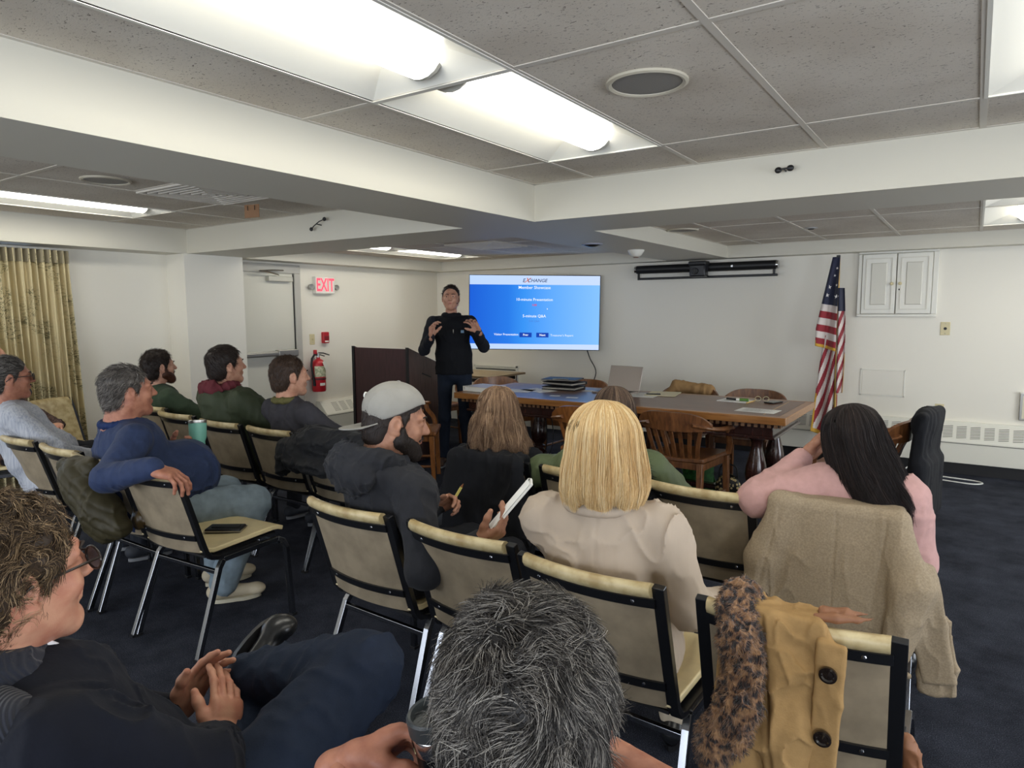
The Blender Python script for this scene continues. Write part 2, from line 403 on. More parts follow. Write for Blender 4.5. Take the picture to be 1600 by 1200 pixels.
# suspended ceilings: tiles (holes where the lamps sit) and the metal grid
def ceiling(x0, x1, y0, y1, z, gx, gy, holes, skipy=()):
    xs = sorted({x0, x1, *[x for x in gx if x0 < x < x1]}); ys = sorted({y0, y1, *[y for y in gy if y0 < y < y1]})
    t = MB(); g = MB()
    for i in range(len(xs)-1):
        for j in range(len(ys)-1):
            cx, cy = (xs[i]+xs[i+1])/2, (ys[j]+ys[j+1])/2
            if any(a < cx < b and c < cy < d for a, b, c, d in holes): continue
            t.box2((xs[i], ys[j], z), (xs[i+1], ys[j+1], z+.02))
    for x in xs[1:-1]: g.box2((x-.012, y0, z-.003), (x+.012, y1, z+.001))
    for (ya, xa, xb) in [(y, a, b) for y in ys[1:-1] for a, b in zip(xs[:-1], xs[1:])]:
        if (round(ya, 3), round(xa, 2)) in skipy: continue
        cx = (xa+xb)/2
        if any(a < cx < b and c+.01 < ya < d-.01 for a, b, c, d in holes): continue
        g.box2((xa+.012, ya-.012, z-.0028), (xb-.012, ya+.012, z+.001))
    for (a, b) in [((x0, y0), (x1, y0+.02)), ((x0, y1-.02), (x1, y1)), ((x0, y0), (x0+.02, y1)), ((x1-.02, y0), (x1, y1))]:
        g.box2((*a, z-.002), (*b, z+.001))
    c = struct('ceiling', t, M_tile, smooth=None); obj('ceiling_grid', g, M_grid, c, smooth=None)
U = .6096
GXR = [-1.847+U*k for k in range(-1, 9)]; GYR = [3.057-1.2192*k for k in range(0, 5)]
hR = []; hL = []; hFL = []; hFR = []
LAMPS = []
for y in (3.057, 3.057-1.2192): LAMPS.append((-1.847, y, ZC, hR, 'in the recess above the front chairs'))
for y in (3.057, 3.057-1.2192): LAMPS.append((-1.847+3*U, y, ZC, hR, ''))
for y in (2.885, 2.885-1.2192, 2.885-2.4384, 2.885-3.6576): LAMPS.append((-5.58, y, ZC, hL, ''))
for y in (6.74, 6.74-1.2192): LAMPS.append((-5.62, y, ZF, hFL, ''))
for y in (6.74, 6.74-1.2192): LAMPS.append((0.0, y, ZF, hFR, ''))
for y in (6.74, 6.74-1.2192): LAMPS.append((3*U, y, ZF, hFR, ''))  # unseen pair added to brighten the right and front walls
for x, y, z, h, _ in LAMPS: h.append((x, x+U, y-1.2192, y))
ceiling(BX1, 2.75, YB+.35, 3.555, ZC, GXR, GYR, hR)
GXL = [-4.97+U*k for k in range(-1, 4)]; GYL = [2.885-1.2192*k for k in range(0, 5)]+[2.275]
ceiling(-5.975, BX0, YB+.35, 3.555, ZC, GXL, GYL, hL, skipy={(2.275, round(x, 2)) for x in (-5.975, -5.5796, -4.97, -3.7508, -3.1412)})
ceiling(-6.03, BXf0, 4.2, 7.2, ZF, [-5.62+U*k for k in range(0, 6)], [6.74, 6.74-1.2192], hFL)
ceiling(BXf1, 2.75, 4.2, 7.2, ZF, [-1.83, -1.22, -.61, 0, U, 2*U, 3*U, 4*U], [6.74, 6.74-1.2192], hFR)
struct('ceiling_slab', MB().box2((XL-.1, YB-.1, 2.46), (XR+.1, YF+.12, 2.5)), M_white)

# ------------------------------------------------------------------ recessed lamps
M_lens = mat('lamp_lens', 'ffffff', .4, emit=LAMPCOL, estr=LAMP)
M_reflect = mat('lamp_reflector', 'eeede4', .35, spec=.5)
M_lensend = mat('lamp_lens_end', 'a8a69c', .4)
def ceiling_lamp():
    t = thing('ceiling_lamp', 'x', 'lamp', (0, 0, 0))
    w, l, h = .585, 1.195, .07; p = MB()
    a, b, r = .008, .195, .39       # outer frame, slope foot x from edge
    def q(P): o = len(p.v); p.v.extend(P); p.f.append(tuple(range(o, o+len(P))))
    x0, x1, y0, y1 = a, U-a, -1.2192+a, -a; ix0, ix1, iy0, iy1 = .19, U-.19, y0+.13, y1-.13
    q([(x0, y0, 0), (x0, y1, 0), (ix0, iy1, h), (ix0, iy0, h)]); q([(x1, y1, 0), (x1, y0, 0), (ix1, iy0, h), (ix1, iy1, h)])
    q([(x0, y1, 0), (x1, y1, 0), (ix1, iy1, h), (ix0, iy1, h)]); q([(x1, y0, 0), (x0, y0, 0), (ix0, iy0, h), (ix1, iy0, h)])
    q([(ix0, iy0, h), (ix0, iy1, h), (ix1, iy1, h), (ix1, iy0, h)])
    obj('reflector', p, M_reflect, t, smooth=None)
    f = MB(); f.box2((0, -1.2192, -.004), (.012, 0, .004)); f.box2((U-.012, -1.2192, -.004), (U, 0, .004)); f.box2((.012, -1.2192, -.004), (U-.012, -1.2072, .004)); f.box2((.012, -.012, -.004), (U-.012, 0, .004))
    obj('frame', f, M_white, t, smooth=None)
    n = 8; R = .095; V = []; F = []
    prof = [(U/2+R*math.sin(-1.25+2.5*i/n), .075-.085*max(0, math.cos(-1.25+2.5*i/n)*1.05-.2)) for i in range(n+1)]
    ya, yb = y0+.075, y1-.075
    for (x, z) in prof: V += [(x, ya, z), (x, yb, z)]
    F = [(2*i, 2*i+2, 2*i+3, 2*i+1) for i in range(n)]
    lens = MB().add(V, F); obj('lens', lens, M_lens, t, smooth=60)
    for y, s in ((ya, -1), (yb, 1)):
        e = MB(); P = [(x, z) for x, z in prof]; e.add([(x, y, z) for x, z in P]+[(U/2+(x-U/2)*1.06, y+s*.012, z-.002) for x, z in P]+[(U/2+(x-U/2)*.9, y+s*.03, z+.018) for x, z in P],
              [(i, i+1, n+2+i, n+1+i) for i in range(n)]+[(n+1+i, n+2+i, 2*n+3+i, 2*n+2+i) for i in range(n)]+[tuple(range(2*n+2, 3*n+3))])
        obj('end_cap', e, M_lensend, t, smooth=40)
    return t
proto = ceiling_lamp(); seen = 0
LBL = ['fluorescent ceiling lamp beside the speaker, lit, nearest the beam corner in the front recess', 'large lit fluorescent ceiling lamp at the top edge, behind the one near the beam corner',
       'lit ceiling lamp at the upper right, half cut off, beside the plain tiles', 'second lit ceiling lamp of the run on the right side of the front recess',
       'lit ceiling lamp in the left recess above the curtain, beside the slotted vent', 'second lit ceiling lamp of the left recess, further back', 'third lit ceiling lamp of the left recess', 'fourth lit ceiling lamp of the left recess',
       'lit lamp in the far left recess, the one closer to the corner by the screen', 'lit lamp in the far left recess, the one above the exit sign wall',
       'lit lamp in the far right recess, the one next to the front wall', 'lit lamp in the far right recess, the one next to the cross beam', 'lit lamp beyond the right edge of the far recess, next to the front wall', 'lit lamp beyond the right edge of the far recess, next to the cross beam']
for i, (x, y, z, h, _) in enumerate(LAMPS):
    o = proto if i == 0 else copy_tree(proto)
    o.location = (x, y, z-.001); tag(o, LBL[i], 'lamp', 'recessed fluorescent ceiling lamps')

# ------------------------------------------------------------------ things on the ceiling
M_spkgrille = mat('speaker_grille', '87847f', .6, bump=.6, bscale=900)
def ceiling_speaker(x, y, z, r, label):
    t = thing('ceiling_speaker', label, 'speaker', (x, y, z), group='round ceiling speakers')
    obj('rim', MB().lathe([(r, -.0005), (r, -.008), (r*.93, -.012), (r*.86, -.008), (r*.85, -.002)], n=40), mat('speaker_rim', 'c2bba9', .5), t)
    obj('grille', MB().lathe([(r*.86, -.003), (r*.84, -.006), (0.001, -.009)], n=40), M_spkgrille, t)
ceiling_speaker(-.945, 2.2, ZC, .135, 'round grey ceiling speaker in a water-stained tile beside the two big lamps')
ceiling_speaker(-4.12, 1.99, ZC, .13, 'round grey ceiling speaker in the left recess beside the slotted vent')
ceiling_speaker(-2.05, 5.55, ZF, .13, 'round ceiling speaker in the far right recess near the beam')
def diffuser_vent(x, y, z, label, w=.6):
    t = thing('ceiling_vent', label, 'vent', (x, y, z), group='square ceiling vents')
    obj('backing', MB().box2((-w/2+.02, -w/2+.02, -.001), (w/2-.02, w/2-.02, -.0005)), M_black, t)
    m = MB()
    for i, s in enumerate((.5, .425, .35, .275, .2, .125, .05)):
        a = w*s; b = a-.012
        for (p, q2) in [((-a, -a), (a, -b)), ((-a, b), (a, a)), ((-a, -b), (-b, b)), ((b, -b), (a, b))]:
            m.box2((*p, -.014), (*q2, -.002))
    obj('slat_frame', m, M_grid, t, smooth=None)
diffuser_vent(-4.06, 2.58, ZC, 'square slotted ceiling vent with dark gaps in the left recess')
diffuser_vent(-4.1, 5.6, ZF, 'square slotted ceiling vent in the far left recess above the presenter')
d = thing('cardboard_flap', 'small brown cardboard flap hanging at the left recess vent', 'cardboard', (-4.02, 2.86, 2.17), .2)
obj('flap_panel', MB().sheet(lambda u, v: ((u-.5)*.125, .006*math.sin(u*PI), (v-.5)*.085), 8, 4, .003), mat('brown_card', '8d6a4c', .8, bump=.2, bscale=60), d)
obj('staple', MB().box((-.03, -.006, .02), (.002, .004, .03)).box((.03, -.006, .02), (.002, .004, .03)), M_black, d)
def wall_hook(x, y, z, label, dz, L=.12):
    t = thing('microphone_mount', label, 'mount', (x, y, z), group='small black mounts on the beam faces')
    obj('arm', MB().tube([(-L/2, -.035, -dz), (-L/6, -.05, -dz*.4), (L/6, -.045, dz*.5), (L/2, -.035, dz)], .004, 8), M_black, t)
    obj('knob', MB().ball((-L/2, -.035, -dz), (.017, .012, .015)), M_black, t); obj('knob', MB().ball((L/2, -.035, dz), (.017, .012, .015)), M_black, t)
    obj('bracket', MB().cyl((0, -.045, 0), (0, 0, -.004), .004), M_black, t)
wall_hook(-4.15, 3.554, 2.16, 'small black two-ended mount on the left recess beam face', .032, .15)
wall_hook(-.8, 3.554, 2.17, 'small black two-ended mount on the right recess beam face', .002, .055)
sd_ = thing('smoke_detector', 'white cone-shaped smoke detector under the far beam', 'detector', (-2.55, 5.75, ZB))
obj('housing', MB().lathe([(.075, 0), (.072, -.012), (.05, -.045), (.03, -.06), (0.001, -.062)], n=28), M_white, sd_)
obj('sensor', MB().lathe([(.025, -.061), (.022, -.068), (.001, -.069)], n=20), mat('sensor_brown', '7b5f52', .5), sd_)
dc = thing('ceiling_camera', 'black dome fitting under the far beam beside the blue light glow', 'dome', (-2.6, 5.0, ZB))
obj('ring', MB().lathe([(.085, 0), (.085, -.008), (.07, -.012), (.069, 0)], n=28), mat('dome_ring', '8b8fa0', .4), dc)
obj('dome', MB().lathe([(.069, -.002), (.06, -.014), (.03, -.024), (.001, -.027)], n=28), mat('dome_black', '0b0b0e', .25), dc)
def downlight(x, y, z, label):
    t = thing('sprinkler_plate', label, 'plate', (x, y, z), group='small round ceiling plates')
    obj('ring', MB().lathe([(.05, 0), (.05, -.005), (.035, -.008), (.001, -.008)], n=20), mat('plate_light', 'aaa9ab', .3, .6), t)
    obj('centre', MB().lathe([(.028, -.006), (.02, -.014), (.001, -.015)], n=16), M_black, t)
downlight(-3.05, 5.6, ZF, 'small round plate in the far recess left of the black dome fitting')
downlight(-1.15, 6.05, ZF, 'small dark round plate in the far right recess')

# ------------------------------------------------------------------ left wall: curtain, door, sign, extinguisher, heater
M_curt = mat('toile_fabric', 'c9bc95', .85)
N, L, B = nodes(M_curt)
tc = N.new('ShaderNodeTexCoord')
n1 = N.new('ShaderNodeTexNoise'); n1.inputs['Scale'].default_value = 22; n1.inputs['Detail'].default_value = 6; n1.inputs['Distortion'].default_value = 1.5; L.new(tc.outputs['UV'], n1.inputs['Vector'])
n3 = N.new('ShaderNodeTexNoise'); n3.inputs['Scale'].default_value = 3.2; n3.inputs['Detail'].default_value = 2; L.new(tc.outputs['UV'], n3.inputs['Vector'])
r1 = ramp(N, [(.44, (0, 0, 0)), (.47, (1, 1, 1)), (.49, (1, 1, 1)), (.53, (0, 0, 0))]); L.new(n1.outputs['Fac'], r1.inputs[0])
r3 = ramp(N, [(.47, (0, 0, 0)), (.56, (.95, .95, .95))]); L.new(n3.outputs['Fac'], r3.inputs[0])
ml = N.new('ShaderNodeMath'); ml.operation = 'MULTIPLY'; L.new(r1.outputs[0], ml.inputs[0]); L.new(r3.outputs[0], ml.inputs[1])
mx = N.new('ShaderNodeMix'); mx.data_type = 'RGBA'; L.new(ml.outputs[0], mx.inputs[0]); mx.inputs[6].default_value = (*lin('c9bc95'), 1); mx.inputs[7].default_value = (*lin('5f5c42'), 1)
L.new(mx.outputs[2], B.inputs['Base Color'])
ct = thing('window_curtain', 'cream pleated curtain with olive toile print hanging at the left window', 'curtain', (XL+.16, 0, 0))
def curt(u, v):
    z = .06+1.94*v; pin = .35+.65*(1-v)**.5 if v > .93 else 1
    y = 1.1+1.5*u+(.06*(1-v))*(u-.3); a = .042*(1-.2*v)
    ph = u*2*PI*30+1.3*math.sin(u*7)+.5*math.sin(v*2.2+u*9)
    return (a*math.sin(ph)+.012*math.sin(ph*2.3+v*3)+.02, y+.012*math.cos(ph)*(1.2-v), z)
mb = MB().sheet(curt, 760, 22, .0); co = obj('drape', mb, M_curt, ct, smooth=True)
uvl = co.data.uv_layers.new(name='UVMap')
P = np.array(mb.v); li = np.empty(len(co.data.loops), np.int32); co.data.loops.foreach_get('vertex_index', li)
uv = np.stack([(li//22)/759*2.6, P[li, 2]], 1).astype(np.float32); uvl.data.foreach_set('uv', uv.ravel())
so = co.modifiers.new('thick', 'SOLIDIFY'); so.thickness = .003
obj('heading_tape', MB().sheet(lambda u, v: (.02+.03*math.sin(u*2*PI*30+1.3*math.sin(u*7)), 1.1+1.5*u, 1.9+.1*v), 300, 3, .008), mat('curtain_heading', '8d846c', .9), ct)
obj('curtain_rod', MB().cyl((.0, 1.0, 2.01), (.0, 2.58, 2.01), .008), M_white, ct)

dr = tag(link('door_1', None), kind='structure'); dr.location = (XL, 0, 0)
d0, d1, dz = 4.0, 4.93, 1.915
obj('door_leaf', MB().box2((-.02, d0, .01), (.012, d1, dz)), M_door, dr, bevel=.002)
fr = MB().box2((-.02, d1+.006, 0), (.035, d1+.085, dz+.008)).box2((-.02, d0-.085, 0), (.035, d0-.006, dz+.008)).box2((-.02, d0-.085, dz+.008), (.035, d1+.085, dz+.1))
obj('door_frame', fr, M_doorframe, dr, bevel=.004)
obj('frame_stop', MB().box2((.012, d1-.004, 0), (.02, d1+.004, dz)), M_black, dr)
ob = obj('door_closer', MB().box2((.012, 4.58, 1.83), (.07, 4.89, 1.885)), mat('closer_silver', 'c4c2b6', .4, .3), dr, bevel=.006)
obj('closer_arm', MB().tube([(.05, 4.72, 1.9), (.12, 4.55, 1.92), (.13, 4.42, 1.925)], .008, 8).tube([(.13, 4.42, 1.925), (.08, 4.62, 1.945), (.05, 4.78, 1.95)], .008, 8), M_chrome, dr)
obj('panic_bar', MB().box2((.012, d0+.03, 1.03), (.07, d1-.01, 1.085)).box2((.07, d0+.2, 1.04), (.1, d1-.28, 1.075)), M_steel, dr, bevel=.006)
obj('latch_case', MB().box2((.012, d1-.27, 1.02), (.085, d1-.01, 1.095)), M_steel, dr, bevel=.008)

ex = thing('exit_sign', 'white exit sign with red letters and two small lamp heads', 'sign', (XL, 5.345, 1.805))
obj('housing', MB().box2((0, -.14, -.095), (.06, .14, .1)), mat('exit_white', 'e6e3da', .4), ex, bevel=.006)
M_exit = mat('exit_red', 'e8465a', .4, emit='f04058', estr=.8)
text('letters', 'EXIT', .205, (.0608, 0, -.002), M_exit, ex, rot=(PI/2, 0, PI/2), sx=.62, bold=.004)
for s in (-1, 1):
    obj('lamp_head', MB().lathe([(.012, -.03), (.03, -.02), (.032, .01), (.028, .014), (.001, .012)], c=(.04, s*.185, -.02), n=20, R=rotm('Y', PI/2)), M_steel, ex, label='small chrome lamp head')
    obj('lamp_neck', MB().cyl((.03, s*.14, -.01), (.03, s*.17, -.02), .01), M_white, ex)
sw = thing('light_switch', 'ivory light switch plate left of the red fire alarm', 'switch', (XL, 5.175, 1.19))
obj('plate', MB().box2((0, -.036, -.06), (.006, .036, .06)), M_ivory, sw, bevel=.003); obj('toggle', MB().box((.01, 0, 0), (.014, .009, .022)), M_ivory, sw); obj('screw', MB().ball((.006, 0, -.035), .004, 8).ball((.006, 0, .035), .004, 8), M_steel, sw)
fa = thing('fire_alarm', 'red fire alarm pull station beside the ivory switch', 'alarm', (XL, 5.35, 1.205))
M_red = mat('fire_red', 'b3202a', .35)
obj('case', MB().box2((0, -.042, -.065), (.045, .042, .065)), M_red, fa, bevel=.008); obj('pull_handle', MB().box2((.045, -.03, -.02), (.058, .03, .02)), mat('dark_red', '7d1018', .4), fa, bevel=.004)
obj('label_strip', MB().box2((.045, -.028, -.05), (.047, .028, -.035)), M_white, fa)
fe = thing('fire_extinguisher', 'red fire extinguisher with black hose and white tag on the wall', 'extinguisher', (XL+.1, 5.17, .60))
obj('cylinder', MB().lathe([(.07, 0), (.078, .015), (.078, .30), (.07, .335), (.045, .36), (.022, .372), (.02, .39)], n=32), M_red, fe)
obj('label', MB().lathe([(.0785, .17), (.079, .172), (.079, .29), (.0785, .292)], n=24, a0=-1.3, a1=1.0), mat('ext_label', 'd6d3b4', .5, var=.25, vscale=40, col2='8f9a7a'), fe)
obj('emblem', MB().lathe([(.0785, .07), (.0792, .085), (.0785, .1)], n=8, a0=-.55, a1=.3), M_white, fe)
obj('band', MB().lathe([(.0785, .135), (.081, .137), (.081, .155), (.0785, .157)], n=32), mat('ext_band', '4a1418', .5), fe)
obj('valve', MB().cyl((0, 0, .385), (0, 0, .42), .018).box((0, 0, .425), (.03, .035, .03)), M_chrome, fe, bevel=.003)
obj('handle', MB().tube([(.0, .0, .44), (.03, .05, .435), (.05, .12, .41)], .007, 8).tube([(0, 0, .425), (.04, .06, .4)], .006, 8), M_black, fe)
obj('nozzle_holder', MB().box((0, -.04, .445), (.03, .035, .06)), M_red, fe, bevel=.006)
obj('hose', MB().tube([(0, -.01, .42), (.01, -.06, .42), (.02, -.105, .38), (.02, -.115, .3), (.02, -.1, .2), (.02, -.085, .12), (.02, -.08, .07)], [.012]*5+[.016, .018], 10), M_black, fe)
obj('tag', MB().box((.088, .03, .30), (.002, .05, .11), rotm('X', .45)), M_white, fe)
obj('wall_bracket', MB().box2((-.1, -.02, .05), (-.078, .02, .38)), M_steel, fe)
# heaters
def heater(y0, y1, cz=(.46, .12), dep=.12, x=True):
    """front-wall type: top slope with grille squares, panel below"""
M_heat = mat('heater_enamel', 'dbd9cd', .4)
M_slot = mat('heater_slot', '6f6d66', .7)
h = thing('left_wall_heater', 'white sloping-top wall heater beside the lectern', 'heater', (XL, 0, 0))
ya, yb = 5.2, 7.30
h['label'] = 'white sloping-top wall heater behind the lectern on the door wall'; h.name = 'wall_heater'
pr = [(0, .10), (.19, .10), (.19, .33), (.06, .475), (0, .475)]
obj('casing', MB().prism([(x, z) for x, z in pr], ya, yb, R=np.array([[1, 0, 0], [0, 0, 1], [0, 1, 0]]).T if False else np.array([[1, 0, 0], [0, 0, 1], [0, 1, 0]])), M_heat, h, smooth=None, bevel=.004)
gm = MB(); sl = math.atan2(.145, -.13); dirs = unit((-.13, 0, .145)); nrm = unit((.145, 0, .13)); R = np.stack([dirs, (0, 1, 0), nrm], 1)
k = 0; y = ya+.14
while y < yb-.1:
    for i in range(7):
        for j in range(4):
            c = np.array([.125, y+.012+j*.021, .4025])+dirs*((i-3)*.019)+nrm*.0005
            gm.box(c, (.007, .015, .001), R)
    y += .115
obj('grille', gm, M_slot, h, smooth=None); obj('slot_line', MB().box2((.19, ya, .312), (.1915, yb, .318)), M_slot, h)
obj('foot_recess', MB().box2((.0, ya+.02, 0), (.1, yb, .10)), M_black, h)  # black box paints in the shadow under the casing

# ------------------------------------------------------------------ front wall: heater, vent, cabinet, plates
h = thing('baseboard_heater', 'long white heater with slotted grille under the flag and outlet', 'heater', (0, YF, 0))
xa, xb = -4.2, 3.1
pr = [(0, .105), (-.10, .105), (-.10, .30), (-.04, .475), (0, .475)]
Rp = np.array([[0, 0, 1], [1, 0, 0], [0, 1, 0]])
obj('casing', MB().prism(pr, xa, xb, R=Rp), M_heat, h, smooth=None, bevel=.004)
gm = MB(); dirs = unit((0, .06, .175)); nrm = unit((0, -.175, .06)); R = np.stack([(1, 0, 0), dirs, nrm], 1)
x = xa+.05; j = 0
while x < xb-.1:
    if x > -1.9 or x < -3.3:
        for i in range(8):
            c = np.array([x+.045, -.0712, .385])+dirs*((i-3.5)*.0145)+nrm*.0008
            gm.box(c, (.075, .0055, .001), R@rotm('Z', .12))
    x += .104
obj('grille', gm, M_slot, h, smooth=None); obj('slot_line', MB().box2((xa, -.1015, .283), (xb, -.1, .29)), M_slot, h)
obj('foot_recess', MB().box2((xa, -.07, 0), (xb, 0, .105)), M_black, h)  # shadow gap below the casing, drawn as a black box
lv = thing('wall_vent', 'white louvered wall vent behind the side table', 'vent', (-5.25, YF, .62))
obj('backing', MB().box2((-.36, -.006, -.3), (.32, 0, .15)), mat('vent_dark', '55534d', .8), lv)
mb = MB()
for i in range(12): mb.box((-.02, -.014, -.27+i*.036), (.66, .022, .012), rotm('X', .5))
obj('slat', mb, M_heat, lv); obj('frame', MB().box2((-.37, -.02, .14), (.33, 0, .16)).box2((-.37, -.02, -.31), (.33, 0, -.29)).box2((-.37, -.02, -.31), (-.35, 0, .16)).box2((.31, -.02, -.31), (.33, 0, .16)), M_heat, lv)
cb = thing('wall_cabinet', 'white two-door wall cabinet above the switch plate, right of the flag', 'cabinet', (-.63, YF, 1.735))
f = MB()
for a, b in [((-.33, .285), (.33, .31)), ((-.33, -.31), (.33, -.285)), ((-.33, -.285), (-.295, .285)), ((.285, -.285), (.33, .285))]: f.box2((a[0], -.03, a[1]), (b[0], 0, b[1]))
obj('frame', f, M_white, cb, bevel=.006)
for s in (-1, 1):
    x0, x1 = (-.292, -.008) if s < 0 else (.0, .282)
    dd = obj('door', MB().box2((x0, -.04, -.28), (x1, -.012, .28)), M_white, cb, bevel=.005)
    cx = (x0+x1)/2
    pm = MB()
    def fr4(hx, hz, y, tx): return [(cx-hx, y, -hz), (cx+hx, y, -hz), (cx+hx, y, hz), (cx-hx, y, hz)]
    A, Bq, Cq, Dq = fr4(.105, .235, -.0405, 0), fr4(.098, .228, -.034, 0), fr4(.075, .205, -.034, 0), fr4(.06, .19, -.046, 0)
    pm.add(A+Bq+Cq+Dq, [(i, (i+1) % 4, 4+(i+1) % 4, 4+i) for i in range(4)]+[(4+i, 4+(i+1) % 4, 8+(i+1) % 4, 8+i) for i in range(4)]+[(8+i, 8+(i+1) % 4, 12+(i+1) % 4, 12+i) for i in range(4)]+[(12, 13, 14, 15)])
    for Q, W in ((.112, .105),): pm.box2((cx-Q, -.045, -.24), (cx-W, -.04, .24)).box2((cx+W, -.045, -.24), (cx+Q, -.04, .24)).box2((cx-W, -.045, .235), (cx+W, -.04, .242)).box2((cx-W, -.045, -.242), (cx+W, -.04, -.235))
    obj('raised_panel', pm, mat('panel_white', 'd2cfc2', .4), dd, smooth=None)
    obj('knob', MB().lathe([(.006, 0), (.006, .012), (.016, .02), (.014, .03), (.001, .034)], c=(x1-.03 if s < 0 else x0+.03, -.04, 0), n=18, R=rotm('X', PI/2)), M_ivory, dd)
    if s > 0: obj('keyhole', MB().cyl((x0+.025, -.04, -.055), (x0+.025, -.043, -.055), .008), M_black, dd)
sp = thing('cable_plate', 'ivory cable plate with dark socket below the wall cabinet', 'plate', (-.224, YF, 1.318))
obj('plate', MB().box2((-.038, -.006, -.06), (.038, 0, .06)), M_ivory, sp, bevel=.003); obj('socket', MB().cyl((0, -.006, 0), (0, -.008, 0), .013), M_black, sp); obj('screw', MB().ball((0, -.006, .045), .004, 8).ball((0, -.006, -.045), .004, 8), M_steel, sp)
ou = thing('wall_outlet', 'ivory wall outlet above the long heater', 'outlet', (-.232, YF, .565))
obj('plate', MB().box2((-.036, -.006, -.058), (.036, 0, .058)), M_ivory, ou, bevel=.003)
obj('receptacle', MB().cyl((0, -.006, .025), (0, -.009, .025), .018).cyl((0, -.006, -.022), (0, -.009, -.022), .018), M_ivory, ou)
obj('slot', MB().box((-.007, -.0095, .027), (.003, .001, .009)).box((.007, -.0095, .027), (.003, .001, .009)), M_black, ou)
M_cord = mat('white_cord', 'd8d8d2', .4)
pc = thing('power_cord', 'white power cord plugged in the outlet and looped on the carpet', 'cord', (-.232, YF, .54))
obj('plug', MB().cyl((0, -.01, 0), (.01, -.045, -.005), .015, .011), M_cord, pc, bevel=.002)
pts = [(.01, -.045, -.005), (.02, -.07, -.04), (.0, -.12, -.12), (-.06, -.14, -.24), (-.07, -.15, -.33), (-.16, -.19, -.44), (-.26, -.26, -.53), (-.34, -.3, -.534), (-.2, -.3, -.534), (-.05, -.27, -.534), (.12, -.3, -.534), (.3, -.33, -.534), (.36, -.4, -.534), (.28, -.47, -.534), (.1, -.44, -.534), (-.08, -.39, -.534), (-.2, -.33, -.534), (-.34, -.36, -.534), (-.5, -.33, -.534)]
def smoothpts(pts, n=6):
    P = [np.array(p, float) for p in pts]; P = [2*P[0]-P[1]]+P+[2*P[-1]-P[-2]]; out = []
    for i in range(1, len(P)-2):
        for t in np.arange(0, 1, 1/n):
            a, b, c, d_ = P[i-1:i+3]; out.append(.5*((2*b)+(-a+c)*t+(2*a-5*b+4*c-d_)*t*t+(-a+3*b-3*c+d_)*t**3))
    out.append(P[-2]); return out
obj('cable', MB().tube(smoothpts(pts), .006, 8), M_cord, pc)
obj('access_panel_face', MB(), M_wall) if False else None
ap = thing('access_panel', 'flat white access panel in the wall between flag and outlet', 'panel', (-.71, YF, .795))
obj('panel', MB().box2((-.175, -.004, -.118), (.175, 0, .118)), mat('panel_paint', 'e2ded2', .55), ap, bevel=.002)
obj('frame', MB().box2((-.19, -.006, .12), (.19, 0, .128)).box2((-.19, -.006, -.128), (.19, 0, -.12)).box2((-.19, -.006, -.128), (-.18, 0, .128)).box2((.18, -.006, -.128), (.19, 0, .128)), M_white, ap)
wp = thing('framed_notice', 'grey-framed notice low on the wall at the right edge', 'frame', (.56, YF, .64))
obj('frame', MB().box2((-.2, -.025, -.115), (.2, 0, .12)), M_steel, wp, bevel=.004); obj('sheet', MB().box2((-.18, -.027, -.1), (.18, -.025, .1)), mat('notice_paper', 'd8d2b8', .6), wp)
obj('ledge', MB().box2((-.2, -.035, .118), (.2, 0, .13)), M_white, wp)

# projection screen housing with camera unit
ps = thing('projection_screen', 'long black rolled projection screen casing high on the front wall', 'screen', (-2.46, YF-.09, 1.955), math.radians(1.0))
obj('casing', MB().cyl((-.755, 0, .0), (.755, 0, .0), .045, n=20), M_black, ps)
obj('bottom_bar', MB().box2((-.74, -.02, -.115), (.77, .01, -.09)), M_black, ps, bevel=.004)
obj('screen_edge', MB().box2((-.7, -.008, -.09), (.72, -.005, -.05)), mat('screen_white', 'cfcdc4', .6), ps)
for s in (-1, 1): obj('end_cap', MB().cyl((s*.755, 0, 0), (s*.775, 0, 0), .042, n=20), M_chrome, ps); obj('hanger', MB().box((s*.735, 0, -.07), (.02, .02, .09)), M_black, ps)
obj('wall_bracket', MB().box((-.6, .05, .02), (.04, .08, .05)).box((.6, .05, .02), (.04, .08, .05)), M_black, ps)
obj('emblem', MB().box((.32, -.046, 0), (.02, .002, .02)), M_chrome, ps)
pc_ = thing('conference_camera', 'black camera unit mounted in front of the rolled projection screen', 'camera', (-2.47, YF-.19, 1.93))
obj('body', MB().box2((-.085, -.06, -.08), (.085, .06, .05)), mat('camera_body', '1d1e22', .35), pc_, bevel=.015); obj('top_cap', MB().box2((-.095, -.07, .04), (.095, .07, .085)), M_black, pc_, bevel=.012)
obj('lens', MB().cyl((-.02, -.06, -.02), (-.02, -.085, -.02), .035).cyl((-.02, -.085, -.02), (-.02, -.09, -.02), .025), M_black, pc_, bevel=.003); obj('hanging_wire', MB().tube(smoothpts([(.08, 0, -.06), (.12, .0, -.09), (.1, 0, -.07)]), .003, 6), M_black, pc_)

